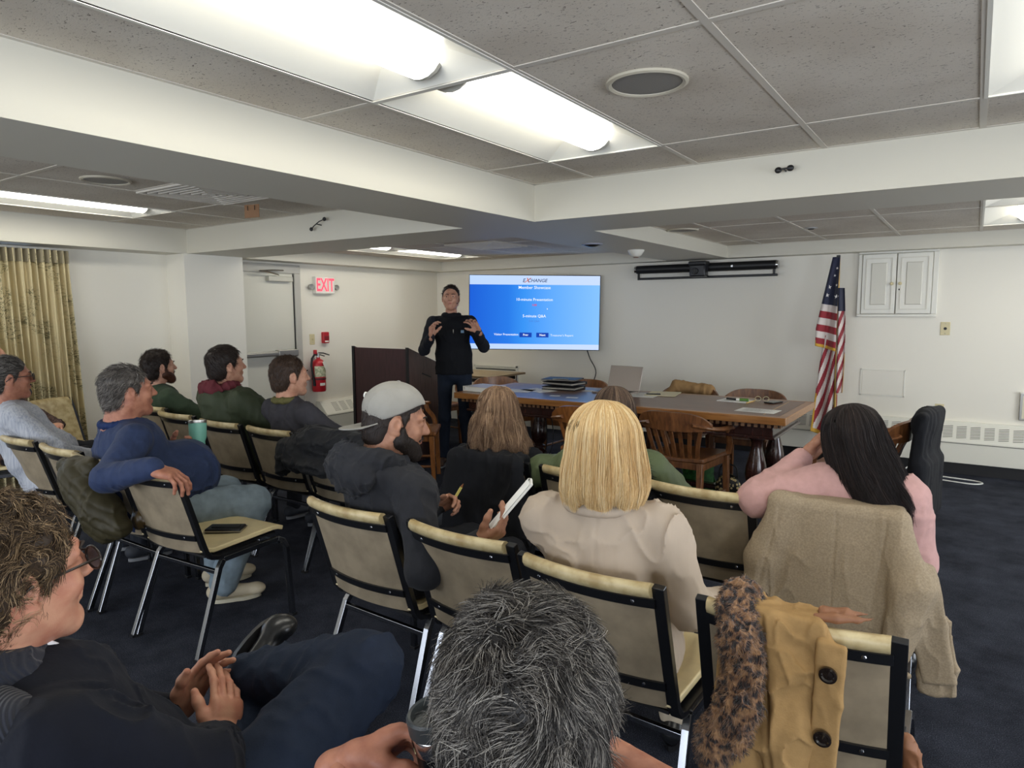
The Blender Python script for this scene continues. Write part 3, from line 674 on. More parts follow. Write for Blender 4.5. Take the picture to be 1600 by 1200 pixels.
# ------------------------------------------------------------------ television
tv = thing('television', 'wall-mounted flat television with blue slide swung towards the room', 'television', (-4.335, 6.87, 1.48))
f_tv = Vector((0.53, -.845, 0.02)).normalized()  # screen normal
xr = Vector((.845, .53, 0)).normalized(); zz = xr.cross(-f_tv); zz = Vector((0, 0, 1)) if False else (-f_tv).cross(xr)*-1
zz = xr.cross(-f_tv).normalized()
Mt = Matrix((xr, -f_tv, zz)).transposed().to_4x4(); Mt = Mt@Matrix.Rotation(math.radians(.9), 4, 'Y')
tv.matrix_world = Matrix.Translation((-4.335, 6.87, 1.48))@Mt
W, Hh = 1.555, .885
obj('cabinet', MB().box2((-W/2, .0, -Hh/2), (W/2, .045, Hh/2)), M_black, tv, bevel=.004)
obj('rear_case', MB().box2((-W/2+.3, .045, -.3), (W/2-.3, .07, .2)), M_black, tv, bevel=.006)
def screen_mat(name, stops, s, axis='X'):
    m = bpy.data.materials.new(name); m.use_nodes = True; nt = m.node_tree; N = nt.nodes; L = nt.links; N.clear()
    o = N.new('ShaderNodeOutputMaterial'); e = N.new('ShaderNodeEmission'); tc = N.new('ShaderNodeTexCoord'); sp = N.new('ShaderNodeSeparateXYZ'); mr = N.new('ShaderNodeMapRange')
    L.new(tc.outputs['Object'], sp.inputs[0]); L.new(sp.outputs[0], mr.inputs[0]); mr.inputs[1].default_value = -W/2; mr.inputs[2].default_value = W/2
    r = ramp(N, stops); L.new(mr.outputs[0], r.inputs[0]); L.new(r.outputs[0], e.inputs[0]); e.inputs[1].default_value = s; L.new(e.outputs[0], o.inputs[0]); return m
M_scr = screen_mat('screen_blue', [(0, lin('1f5fd6')), (.3, lin('2a7ae6')), (.42, lin('3a93f2')), (.62, lin('5fa8fb')), (1, lin('86c1ff'))], .72)
M_scrw = screen_mat('screen_pale', [(0, lin('bcd6fd')), (1, lin('c9dcfe'))], .72)
def emis(name, c, s=1.0):
    m = bpy.data.materials.new(name); m.use_nodes = True; N = m.node_tree.nodes; L = m.node_tree.links; N.clear()
    o = N.new('ShaderNodeOutputMaterial'); e = N.new('ShaderNodeEmission'); e.inputs[0].default_value = (*lin(c), 1); e.inputs[1].default_value = s; L.new(e.outputs[0], o.inputs[0]); return m
w2, h2 = W/2-.008, Hh/2-.008
scr = obj('screen', MB().box2((-w2, -.0015, -h2+.062), (w2, .002, h2-.108)), M_scr, tv, smooth=None)
obj('title_band', MB().box2((-w2, -.0015, h2-.108), (w2, .002, h2)), M_scrw, tv, smooth=None)
obj('footer_band', MB().box2((-w2, -.0015, -h2), (w2, .002, -h2+.062)), M_scrw, tv, smooth=None)
Ew, Eo, En, Er, Eb = emis('text_white', 'eef5ff', .75), emis('text_orange', 'd86a3c', .7), emis('text_navy', '33426b', .6), emis('text_red', 'd2486e', .7), emis('button_blue', '1d47b2', .7)
def tx(s, x, z, size, m, **k): return text('screen_text', s, size, (x, -.0035, z), m, scr, **k)
k_ = W/204.0; cx0 = 831; cz0 = 489.5
def sx_(px): return (px-cx0)*k_*.995
tx('E', -.128, h2-.060, .060, En, shear=.25, bold=.0006); tx('X', -.092, h2-.058, .076, Eo, shear=.5, bold=.001); tx('CHANGE', .030, h2-.060, .056, En, shear=.25, bold=.0006)
tx('Member Showcase', 0.0, .293, .05, Ew, bold=.0004); tx('10-minute Presentation', .0, .152, .046, Ew, bold=.0004); tx('1:00', .0, .088, .034, Er, bold=.001); tx('5-minute Q&A', 0, -.042, .046, Ew, bold=.0004)
tx('5:00 Q&A', 0, -.102, .03, emis('text_dim', '4d84d8', .7)); tx('Visitor Presentation', -.33, -.262, .036, Ew, bold=.0004); tx("Treasurer's Report", .33, -.267, .035, Ew)
for x, s in ((-.1, 'Prev'), (.1, 'Next')):
    bt = obj('screen_button', MB().box((x, -.0025, -.265), (.145, .002, .055)), Eb, scr, bevel=.008); text('button_text', s, .034, (x, -.0045, -.265), Ew, bt, bold=.0008)
obj('cursor', MB().add([(.15, -.003, .055), (.15, -.003, .035), (.162, -.003, .043)], [(0, 1, 2)]), Ew, tv)
tvm = thing('television_bracket', 'black swing arm bracket holding the television to the wall', 'bracket', (-4.2, 7.0, 1.45))
obj('arm', MB().box((0, .2, 0), (.06, .34, .05)).box((-.02, .05, 0), (.3, .03, .25), rotm('Z', .56)), M_black, tvm); obj('wall_plate', MB().box((0, .38, 0), (.3, .015, .35)), M_black, tvm)
cbl = tag(link('television_cable', mesh_from('c', *(lambda m_: (m_.v, m_.f))(MB().tube(smoothpts([(-3.86, 7.30, 1.04), (-3.84, 7.35, .92), (-3.76, 7.35, .75), (-3.86, 7.33, .5), (-3.95, 7.2, .2), (-4.0, 7.0, .012), (-3.7, 6.8, .012)]), .006, 8)), M_black, True)), 'thin black cable hanging below the television', 'cable')
# ------------------------------------------------------------------ banquet chairs
M_frame = mat('chair_bar_black', '17181b', .3, .2, spec=.6)
M_leg = mat('chair_leg_chrome', '8f9196', .22, 1.0)
M_vback = mat('vinyl_back', '8a7d68', .5, var=.16, vscale=14, bump=.1, bscale=120)
M_vseat = mat('vinyl_cream', 'd3c295', .42, var=.08, vscale=12, bump=.08, bscale=90)
M_vroll = mat('vinyl_roll', 'c6b78e', .42, var=.2, vscale=22, col2='a08b60', bump=.1, bscale=60)
def back_y(z): return -.175-(z-.44)*.30
def curv(x): return -.028*(1-(x/.19)**2)
def loopsheet(prof, xs, fx):
    n = len(prof); V = []; F = []
    for x in xs:
        for (o, z) in prof: V.append((x, fx(x, z)+o, z))
    for i in range(len(xs)-1):
        for j in range(n): F.append((i*n+j, i*n+(j+1) % n, (i+1)*n+(j+1) % n, (i+1)*n+j))
    F.append(tuple(range(n-1, -1, -1))); F.append(tuple((len(xs)-1)*n+j for j in range(n)))
    return MB().add(V, F)
def banquet_chair():
    t = thing('stacking_chair', 'x', 'chair')
    for s in (-1, 1):
        X = lambda v: s*v
        obj('leg', MB().tube([(X(.236), -.265, 0), (X(.218), -.125, .37), (X(.214), -.10, .40)], .0115, sq=True, rx=.0115, up=(1, 0, 0)), M_leg, t, smooth=None, bevel=.002)
        obj('leg', MB().tube([(X(.236), .262, 0), (X(.226), .247, .355), (X(.222), .232, .39), (X(.218), .20, .408)], .0115, sq=True, rx=.0115, up=(1, 0, 0)), M_leg, t, smooth=None, bevel=.002)
        obj('seat_rail', MB().tube([(X(.218), .202, .408), (X(.214), -.10, .402)], .0115, sq=True, up=(1, 0, 0)), M_leg, t, smooth=None, bevel=.002)
        obj('back_post', MB().tube([(X(.203), back_y(.825), .825), (X(.203), back_y(.52)-.0, .52), (X(.203), -.178, .455), (X(.203), -.155, .425), (X(.203), -.12, .415), (X(.203), .1, .418)], .016, sq=True, rx=.010, up=(1, 0, 0)), M_frame, t, smooth=None, bevel=.002)
    obj('stretcher', MB().box((0, -.132, .352), (.425, .018, .018)), M_leg, t, smooth=None, bevel=.002)
    obj('front_stretcher', MB().box((0, .215, .385), (.425, .016, .016)), M_leg, t, smooth=None)
    xs = np.linspace(-.188, .188, 13); f = lambda x, z: back_y(z)+curv(x)
    obj('back_panel', loopsheet([(-.010, .452), (-.004, .452), (-.004, .80), (-.010, .80)], xs, f), M_vback, t, smooth=40)
    prof = [(-.003, .455), (.012, .452), (.018, .47), (.02, .60), (.02, .74), (.018, .80), (.012, .82), (.0, .832), (-.014, .834), (-.026, .826), (-.031, .812), (-.026, .798), (-.012, .796), (-.003, .79)]
    obj('backrest', loopsheet(prof, xs, f), M_vroll, t, smooth=50)
    for nm, z in (('upper_trim', .778), ('lower_trim', .525)):
        tr = obj(nm, loopsheet([(-.019, z-.013), (-.009, z-.013), (-.009, z+.013), (-.019, z+.013)], np.linspace(-.194, .194, 13), f), M_frame, t, smooth=40)
        for x in (-.14, .14): obj('bolt', MB().ball((x, f(x, z)-.019, z), (.006, .003, .006), 8), M_leg, tr)
    ys = np.linspace(-.185, .255, 12)
    def seat(u, v):
        x = (u-.5)*.40; y = -.19+.445*v
        z = .448-.010*math.sin(v*PI)*(1-(x/.2)**2)+.012*v-(.016*max(0, (v-.86)/.14)**2)+(.02*max(0, (.12-v)/.12))
        return (x, y, z)
    obj('seat', MB().sheet(seat, 13, 16, .022), M_vseat, t, smooth=50, bevel=.004)
    obj('seat_pan', MB().sheet(lambda u, v: ((u-.5)*.37, -.17+.39*v, .428), 3, 3, .01), M_black, t)
    for s in (-1, 1):
        for y in (-.265, .262): obj('foot_cap', MB().box((s*.236, y, .006), (.028, .028, .012)), M_black, t)
    return t
CH = banquet_chair(); ch_used = [False]
def place_chair(x, y, deg, label, group='cream stacking chairs set out in rows'):
    o = CH if not ch_used[0] else copy_tree(CH); ch_used[0] = True
    o.location = (x, y, 0); o.rotation_euler = (0, 0, -math.radians(deg)); tag(o, label, 'chair', group); return o
place_chair(-1.775, 1.89, 2, 'cream stacking chair under the man in the grey backwards cap')
place_chair(-1.275, 1.885, 2, 'empty cream stacking chair between the capped man and the blonde woman')
place_chair(-.80, 1.83, 2, 'cream stacking chair under the blonde woman in the beige blazer')
place_chair(-.305, 1.83, -2, 'cream stacking chair with the camel coat and leopard scarf over its back')
place_chair(-.835, 2.79, 2, 'empty cream stacking chair between the green coat and the pink sweater')
place_chair(-.345, 2.79, 2, 'stacking chair hidden under the draped beige wool coat')
place_chair(-1.34, 2.80, 0, 'stacking chair under the woman in the green padded coat')
place_chair(-1.83, 2.80, 0, 'stacking chair under the black coat of the brown-haired woman')
place_chair(-4.31, 1.82, 0, 'stacking chair under the man in the pale striped shirt')
place_chair(-3.80, 1.82, 0, 'empty cream stacking chair between the striped shirt man and the blue pullover man')
place_chair(-3.40, 1.80, 0, 'stacking chair under the man in the blue pullover')
place_chair(-2.955, 1.80, -4, 'empty cream stacking chair on the aisle with a black wallet on its seat')
place_chair(-4.42, 2.78, 0, 'stacking chair beside the bearded man in the green pullover, left of the hooded man')
place_chair(-3.86, 2.74, 0, 'stacking chair under the man with the maroon hood')
place_chair(-3.37, 2.74, 0, 'stacking chair under the young man in the dark grey jacket')
place_chair(-2.90, 2.74, 0, 'cream stacking chair behind the black sleeve, last of the row by the aisle')
place_chair(-4.93, 2.88, 0, 'stacking chair under the bearded man in the green pullover')
place_chair(-5.72, 2.45, 68, 'empty cream stacking chair by the curtain, its front turned to the room')
place_chair(-5.60, 1.92, 20, 'stacking chair under the woman in the dark lace top')
place_chair(-1.24, .70, -4, 'stacking chair under the man in the navy knit')
place_chair(-.36, .66, 0, 'stacking chair under the grey-haired man at the bottom edge')

# ------------------------------------------------------------------ wood
def wood(name, c1, c2, rough=.3, sc=(1.2, 14, 14), coat=.3):
    m = mat(name, c1, rough, coat=coat); N, L, B = nodes(m); tc = N.new('ShaderNodeTexCoord'); mp = N.new('ShaderNodeMapping'); mp.inputs['Scale'].default_value = sc
    L.new(tc.outputs['Object'], mp.inputs[0]); n = N.new('ShaderNodeTexNoise'); n.inputs['Scale'].default_value = 5; n.inputs['Detail'].default_value = 6; n.inputs['Distortion'].default_value = .6; L.new(mp.outputs[0], n.inputs['Vector'])
    r = ramp(N, [(.3, lin(c2)), (.7, lin(c1))]); L.new(n.outputs['Fac'], r.inputs[0]); L.new(r.outputs[0], B.inputs['Base Color']); return m
M_ttop = wood('table_walnut', '6f4a33', '573726', .3, (1, 9, 9), .08)
M_tedge = wood('table_oak_edge', 'a8743f', '855529', .3, (1, 12, 12))
M_tdark = wood('table_dark_wood', '3d2019', '27120e', .25, (10, 10, 1.5), .4)
M_cw = wood('armchair_wood', '97602f', '6a3e1d', .35, (8, 8, 2), .15)
M_cwd = wood('armchair_dark_wood', '80532f', '51301b', .35, (8, 8, 2), .15)
tb = thing('conference_table', 'long carved wooden conference table with turned legs before the front wall', 'table', (-2.45, 5.28, 0))
TX, TY, TZ = 1.43, .5, .77
obj('tabletop', MB().box2((-TX+.06, -TY+.06, TZ-.05), (TX-.06, TY-.06, TZ)), M_ttop, tb)
e = MB()
for a, b in [((-TX, -TY), (TX, -TY+.06)), ((-TX, TY-.06), (TX, TY)), ((-TX, -TY+.06), (-TX+.06, TY-.06)), ((TX-.06, -TY+.06), (TX, TY-.06))]: e.box2((*a, TZ-.052), (*b, TZ+.0005))
obj('edge_band', e, M_tedge, tb, bevel=.004)
il = MB()
for sx in (-1, 1): il.box2((sx*(TX-.17)-.003, -TY+.1, TZ), (sx*(TX-.17)+.003, TY-.1, TZ+.0006))
obj('inlay_line', il, mat('inlay', 'c9a36a', .4), tb)
e = MB().box2((-TX+.05, -TY+.05, TZ-.078), (TX-.05, TY-.05, TZ-.052)).box2((-TX+.1, -TY+.09, TZ-.15), (TX-.1, TY-.09, TZ-.078)); e.box2((-TX+.085, -TY+.075, TZ-.17), (TX-.085, TY-.075, TZ-.15))
obj('apron', e, M_tdark, tb, bevel=.003)
dt = MB(); n = 62
for i in range(n):
    x = -TX+.05+(2*TX-.1)*(i+.5)/n; dt.box((x, -TY+.048, TZ-.07), (.024, .014, .024)); dt.box((x, TY-.048, TZ-.07), (.024, .014, .024))
for i in range(20):
    y = -TY+.05+(2*TY-.1)*(i+.5)/20; dt.box((-TX+.048, y, TZ-.07), (.014, .024, .024)); dt.box((TX-.048, y, TZ-.07), (.014, .024, .024))
tag(obj('dentil_moulding', dt, wood('dentil_wood', '8d6a4c', '5f4029', .4), tb), kind='stuff')
prof = [(.05, .60), (.058, .595), (.058, .575), (.045, .565), (.038, .54), (.04, .50), (.055, .44), (.072, .37), (.078, .31), (.07, .26), (.045, .225), (.04, .215), (.062, .205), (.062, .19), (.045, .18), (.055, .165), (.075, .15), (.075, .13), (.05, .12)]
for x in (-1.0, 0, 1.19):
    for y in (-.27, .27): obj('leg', MB().lathe(prof, (x, y, 0), 24), M_tdark, tb, smooth=50)
    ft = MB().tube(smoothpts([(x, -.47, .05), (x, -.38, .06), (x, -.27, .115), (x, 0, .1), (x, .27, .115), (x, .38, .06), (x, .47, .05)], 4), .035, 10, rx=.04)
    for y in (-.47, .47): ft.ball((x, y, .035), (.045, .06, .035), 12)
    obj('foot_rail', ft, M_tdark, tb)
obj('long_stretcher', MB().box2((-1.0, -.04, .09), (1.19, .04, .13)), M_tdark, tb, bevel=.01)

def armchair(m, label, x, y, deg, group='wooden armchairs around the conference table'):
    t = thing('wooden_armchair', label, 'chair', (x, y, 0), -math.radians(deg), group)
    def seat(u, v):
        xx = (u-.5)*.47*(1-.1*(1-v)); yy = -.22+.46*v; return (xx, yy, .45-.012*math.sin(PI*u)*math.sin(PI*v)+(.004*math.cos(2*PI*u)))
    obj('seat', MB().sheet(seat, 15, 12, .032), m, t, smooth=50, bevel=.008)
    # arms sweep forward from the crest rail
    for s in (-1, 1):
        P = smoothpts([(s*.16, -.30, .715), (s*.25, -.235, .695), (s*.285, -.10, .675), (s*.285, .06, .665), (s*.275, .14, .66)], 5)
        obj('arm', MB().tube(P, [.014]*len(P), 10, rx=[.03]*(len(P)-4)+[.034, .04, .044, .04], up=(0, 0, 1)), m, t)
        Q = smoothpts([(s*.275, .10, .655), (s*.262, .115, .60), (s*.25, .17, .53), (s*.235, .19, .45)], 5)
        obj('arm_post', MB().tube(Q, .016, 8, rx=.024), m, t)
        obj('leg', MB().tube([(s*.215, .20, .435), (s*.222, .215, 0)], [.022, .017], sq=True), m, t, bevel=.003)
        obj('leg', MB().tube([(s*.185, -.20, .435), (s*.20, -.25, 0)], [.022, .017], sq=True), m, t, bevel=.003)
        obj('side_stretcher', MB().tube([(s*.20, -.225, .17), (s*.22, .21, .17)], .011, 8), m, t)
    obj('front_rail', MB().box2((-.21, .19, .385), (.21, .215, .432)).box2((-.19, -.215, .385), (.19, -.19, .432)).box2((-.21, -.2, .385), (-.19, .2, .432)).box2((.19, -.2, .385), (.21, .2, .432)), m, t, bevel=.003)
    def crest(u, v):
        a = (u-.5)*1.9; xx = .275*math.sin(a)/math.sin(.95); yy = -.31+.16*(1-math.cos(a))/(1-math.cos(.95))*.62
        top = .80-.085*abs(2*u-1)**3.5; bot = .665+.02*abs(2*u-1)**2
        return (xx, yy-.02*v, bot+(top-bot)*v)
    obj('crest_rail', MB().sheet(crest, 25, 8, .026), m, t, smooth=50, bevel=.006)
    for i in range(7):
        x0 = (i-3)*.052; yb = -.21+.015*(abs(i-3)/3)
        a = (i-3)/3*.62; xt = (i-3)*.068; yt = -.31+.05*(abs(i-3)/3)**2
        obj('back_slat', MB().tube(smoothpts([(x0, yb+.01, .45), (x0*1.1, yb-.03, .54), (xt, yt+.004, .685)], 3), .007, sq=True, rx=.014, up=(0, 1, 0)), m, t, smooth=None, bevel=.002)
    return t
armchair(M_cwd, 'dark wooden slatted armchair on the near side of the table, right of the blonde woman', -1.70, 4.80, 4)
armchair(M_cw, 'reddish wooden armchair on the near side of the table, half hidden by the brown-haired women', -2.42, 4.72, -12)
armchair(M_cwd, 'dark wooden armchair behind the table, nearest the flag', -1.57, 5.86, 182)
a3 = armchair(M_cwd, 'wooden armchair behind the table with a tan jacket over its back', -2.15, 5.88, 178)
armchair(M_cw, 'light wooden armchair behind the table, beside the open laptop', -3.25, 5.88, 180)
armchair(M_cw, 'light wooden armchair in front of the lectern, behind the capped man', -4.10, 4.45, 55)
armchair(M_cw, 'light wooden armchair between the lectern and the side table', -5.05, 5.85, 100)
armchair(M_cw, 'wooden armchair at the left end of the table behind the standing man', -3.98, 5.75, 120)
armchair(M_cwd, 'wooden armchair at the right end of the table under a black coat', -.62, 5.0, -80)

# lectern
lc = thing('lectern', 'dark maroon wooden lectern with black edges beside the standing man', 'lectern', (-4.955, 5.13, 0), 0)
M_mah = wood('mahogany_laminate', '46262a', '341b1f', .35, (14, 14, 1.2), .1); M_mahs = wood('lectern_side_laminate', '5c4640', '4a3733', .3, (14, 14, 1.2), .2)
obj('front_panel', MB().box2((-.36, -.2, .03), (.36, -.175, 1.135)), M_mah, lc, bevel=.002)
sidep = [(-.2, 0), (.24, 0), (.24, .98), (-.2, 1.15)]
for s in (-1, 1):
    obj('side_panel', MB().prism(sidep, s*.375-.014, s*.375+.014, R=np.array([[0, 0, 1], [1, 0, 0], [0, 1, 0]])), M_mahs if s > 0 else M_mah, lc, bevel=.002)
    obj('edge_trim', MB().box((s*.377, -.203, .575), (.032, .012, 1.15)), M_black, lc)
obj('reading_top', MB().sheet(lambda u, v: ((u-.5)*.72, -.17+.4*v, 1.09-.14*v), 3, 3, .02), M_mah, lc)
obj('shelf', MB().box2((-.36, -.17, .6), (.36, .22, .62)), M_mah, lc); obj('base', MB().box2((-.375, -.2, 0), (.375, .23, .05)), M_black, lc)
obj('vent_slot', MB().box((.391, .06, .86), (.003, .14, .012), rotm('X', -.35)), M_black, lc); obj('hook', MB().box((-.405, -.17, .88), (.045, .015, .015)), M_black, lc)
# side table
st = thing('side_table', 'light wood side table with chrome legs behind the standing man', 'table', (-5.27, 6.74, 0))
obj('tabletop', MB().box2((-.66, -.36, .715), (.65, .36, .74)), wood('light_oak', 'b59a6c', '9c8055', .4, (1.5, 12, 12), .1), st, bevel=.003)
obj('tabletop_edge', MB().box2((-.665, -.365, .716), (.655, -.36, .738)).box2((.65, -.36, .716), (.655, .365, .738)), mat('edge_brown', '6f5a40', .5), st)
for sx in (-.55, .58):
    for sy in (-.28, .28): obj('leg', MB().cyl((sx, sy, 0), (sx, sy, .715), .02), M_chrome, st)
obj('cross_bar', MB().box2((-.55, -.29, .66), (.58, -.27, .70)).box2((-.55, .27, .66), (.58, .29, .70)), M_black, st)
bb = SDF().ell((-4.55, 6.95, .45), (.16, .14, .22), .05).ell((-4.62, 6.9, .2), (.18, .17, .2), .05); bb.post.append(folds(.012, 9))
# dark bag hanging by the side table
r = thing('dark_bag', 'black cloth bag on the carpet under the right end of the side table', 'bag', (-4.9, 6.7, 0))
b_ = SDF().ell((-4.95, 6.75, .26), (.2, .14, .26), .05).ell((-4.9, 6.72, .1), (.22, .17, .1), .05); b_.post.append(folds(.012, 9))
sdf_obj('bag_body', b_, .015, mat('black_cloth', '141519', .9, sheen=.2, bump=.2, bscale=300), r)
obj('strap', MB().tube(smoothpts([(-.1, 0, .46), (-.08, .02, .6), (.0, .03, .63), (.06, .02, .55), (.04, 0, .45)]), .01, 8), M_black, r)

# ------------------------------------------------------------------ things on the table
TT = .771
M_paper = mat('paper', 'e6e6e2', .6); M_ink = mat('ink', '4a4a4c', .8)
def sheet_of_paper(x, y, deg, w, l, label, z=TT, lines=True, m=M_paper, name='paper_sheet', cat='paper', group=None, th=.0012):
    t = thing(name, label, cat, (x, y, z), math.radians(deg), group); obj('sheet', MB().box2((-w/2, -l/2, 0), (w/2, l/2, th)), m, t, smooth=None)
    if lines:
        mb = MB()
        for i in range(9): mb.box((-.02*(i % 3), l/2-.03-i*l/12, th+.0003), (w*.7-.03*(i % 3), .0025, .0003))
        obj('print', mb, M_ink, t, smooth=None)
    return t
nb = thing('ring_binder', 'white ring binder lying at the left end of the table', 'binder', (-3.70, 5.02, TT), math.radians(-8))
obj('cover', MB().box2((-.16, -.13, 0), (.14, .13, .008)).box2((-.16, -.13, .04), (.14, .13, .046)).box2((-.165, -.13, 0), (-.158, .13, .046)), M_white, nb, bevel=.002)
obj('pages', MB().box2((-.15, -.12, .008), (.13, .12, .04)), M_paper, nb); obj('rings', MB().cyl((-.14, -.08, .02), (-.14, -.08, .05), .012).cyl((-.14, .08, .02), (-.14, .08, .05), .012), M_chrome, nb)
sheet_of_paper(-3.47, 5.18, 12, .32, .23, 'white paper sheet next to the ring binder', lines=False)
sheet_of_paper(-3.30, 5.30, -20, .30, .21, 'white paper sheet between the ring binder and the black folders', lines=False)
for i, (dx, dy, a, z, h, mm, lab) in enumerate([(0, 0, 6, 0, .03, '1a1a1e', 'grey-edged black folder at the bottom of the folder stack'), (.0, .02, -6, .042, .028, '1c1c20', 'black zip portfolio in the middle of the folder stack'), (-.03, .03, 10, .082, .014, '202024', 'black folder on top of the folder stack')]):
    t = thing('black_folder', lab, 'folder', (-3.16+dx, 5.52+dy, TT+z), math.radians(a), 'stack of black folders')
    mm_ = mat('folder_'+mm, mm, .5)
    obj('cover', MB().box2((-.17, -.125, 0), (.17, .125, h*.3)).box2((-.17, -.125, h*.75), (.17, .125, h)).box2((-.17, .11, 0), (.17, .125, h)), mm_, t, bevel=.004)
    obj('pages', MB().box2((-.16, -.118, h*.3), (.16, .11, h*.75)), mat('folder_pages', '9a968c', .7), t)
    if i == 2: obj('clasp', MB().tube(smoothpts([(-.05, -.12, .016), (.02, -.13, .02), (.1, -.11, .016)]), .006, 8), M_steel, t)
sheet_of_paper(-2.965, 5.03, 15, .09, .05, 'small white card on the table, left one of the pair', lines=False, name='name_card', cat='card', group='small cards on the table')
sheet_of_paper(-2.78, 5.0, 12, .10, .055, 'small white card on the table, right one of the pair', lines=False, name='name_card', cat='card', group='small cards on the table')
sheet_of_paper(-2.86, 5.5, -8, .16, .10, 'white paper slip between the folders and the laptop', lines=False)
lp = thing('laptop', 'open silver laptop seen from behind on the table', 'laptop', (-2.62, 5.50, TT), math.radians(180-8))
M_lap = mat('laptop_silver', 'a39a94', .35, .6)
obj('base', MB().box2((-.17, -.12, 0), (.17, .12, .014)), M_lap, lp, bevel=.003)
sc_ = obj('screen_lid', MB().box((0, -.155, .118), (.34, .008, .225), rotm('X', .28)), M_lap, lp, bevel=.003)
Rl = rotm('X', .28)
lg = MB(); c = np.array([0, -.155, .118])
ring = [(np.array([.019*math.cos(a), -.0055, .019*math.sin(a)])) for a in np.linspace(0, 2*PI, 25)]
lg.tube([c+Rl@p for p in ring], .0016, 6, caps=False)
for x in (-.005, .006): lg.box(c+Rl@np.array([x, -.0055, .003*np.sign(x)]), (.0025, .002, .022), Rl@rotm('Y', -.25))
lg.box(c+Rl@np.array([0.001, -.0055, -.002]), (.008, .002, .0025), Rl)
obj('logo', lg, mat('logo_dark', '2b2623', .4), sc_)
obj('keyboard', MB().box2((-.15, -.06, .0142), (.15, .1, .0148)), M_black, lp)
sheet_of_paper(-2.33, 5.47, 5, .24, .3, 'white papers beside the laptop under a tan folder', lines=True)
fo = thing('paper_folder', 'open cream folder with a pen lying beside the laptop', 'folder', (-2.22, 5.62, TT), math.radians(10)); obj('cover', MB().box2((-.13, -.16, 0.002), (.13, .16, .006)), mat('manila', 'd8cfae', .6), fo)
pe = thing('pen', 'dark pen on the cream folder beside the laptop', 'pen', (-2.26, 5.5, TT+.012), .3); obj('barrel', MB().cyl((-.06, 0, 0), (.06, 0, 0), .005), M_black, pe); obj('clip', MB().box((.04, 0, .007), (.03, .003, .002)), M_chrome, pe)
nt_ = sheet_of_paper(-1.56, 5.50, -6, .24, .18, 'writing pad with pens on the right part of the table', name='writing_pad', cat='pad', th=.006)
obj('binding', MB().box2((.12, -.09, 0), (.126, .09, .008)), mat('pad_edge', 'c9a86a', .5), nt_)
mk = thing('green_marker', 'green and white marker lying on the writing pad', 'marker', (-1.50, 5.47, TT+.018), .1); obj('barrel', MB().cyl((-.02, 0, 0), (.05, 0, 0), .011), mat('marker_green', '4f7a2e', .4), mk); obj('cap', MB().cyl((-.045, 0, 0), (-.02, 0, 0), .0115), M_white, mk)
bp_ = thing('black_pen', 'black pen beside the green marker on the pad', 'pen', (-1.58, 5.5, TT+.014), -.3); obj('barrel', MB().cyl((-.06, 0, 0), (.05, 0, 0), .007), M_black, bp_)
gl = thing('reading_glasses', 'folded reading glasses beside the writing pad', 'glasses', (-1.37, 5.56, TT+.012), .2)
obj('rim', MB().tube([(-.03+.022*math.cos(a), 0, .012+.018*math.sin(a)) for a in np.linspace(0, 2*PI, 17)], .002, 6, caps=False).tube([(.03+.022*math.cos(a), 0, .012+.018*math.sin(a)) for a in np.linspace(0, 2*PI, 17)], .002, 6, caps=False), mat('rim_cream', 'cfc79c', .4), gl)
obj('temple', MB().tube([(-.052, 0, .015), (.04, .012, .005)], .002, 6).tube([(.052, 0, .015), (-.04, .016, .005)], .002, 6), M_black, gl)
ph = thing('mobile_phone', 'black mobile phone beside the folded glasses on the table', 'phone', (-1.28, 5.55, TT), -.3); obj('body', MB().box2((-.04, -.075, 0), (.04, .075, .01)), M_black, ph, bevel=.004); obj('screen', MB().box2((-.036, -.07, .01), (.036, .07, .0105)), mat('screen_off', '07080a', .08), ph)
sheet_of_paper(-1.27, 5.05, -3, .28, .2, 'printed white sheet at the right end of the table')

# ------------------------------------------------------------------ things on the floor and seats
M_green = mat('green_tote', '2f6b2c', .6, var=.4, vscale=25, col2='123d12')
gb = thing('green_tote_bag', 'green shopping bag on the carpet under the table', 'bag', (-1.80, 5.35, 0), .2)
obj('bag_body', MB().sheet(lambda u, v: ((u-.5)*.24+.02*math.sin(v*5), .05*math.sin(u*PI)*(1-.4*v), .26*v+.02*math.sin(u*7)*v), 14, 10, .004).sheet(lambda u, v: ((u-.5)*.24, -.06*math.sin(u*PI)*(1-.4*v), .26*v), 14, 10, .004), M_green, gb)
obj('handle', MB().tube(smoothpts([(-.05, 0, .25), (-.04, 0, .33), (.04, 0, .33), (.05, 0, .25)]), .006, 6), M_green, gb)
zb = thing('patterned_handbag', 'small gold and black patterned handbag under the right end of the table', 'bag', (-1.52, 5.22, 0), .1)
M_zb = mat('gold_pattern', 'b8a27a', .4, .3); N, L, B = nodes(M_zb); tc = N.new('ShaderNodeTexCoord'); vo = N.new('ShaderNodeTexVoronoi'); vo.inputs['Scale'].default_value = 38; L.new(tc.outputs['Object'], vo.inputs['Vector']); r = ramp(N, [(.35, lin('c8b27e')), (.45, lin('15120f'))]); L.new(vo.outputs['Distance'], r.inputs[0]); L.new(r.outputs[0], B.inputs['Base Color'])
obj('bag_body', MB().ball((0, 0, .12), (.10, .05, .12), 20), M_zb, zb); obj('handle', MB().tube(smoothpts([(-.07, 0, .2), (-.05, 0, .3), (.05, 0, .3), (.07, 0, .2)]), .006, 8), M_black, zb)
cw = thing('cable_tangle', 'black cables hanging under the left part of the table to the carpet', 'cable', (-3.3, 5.4, 0))
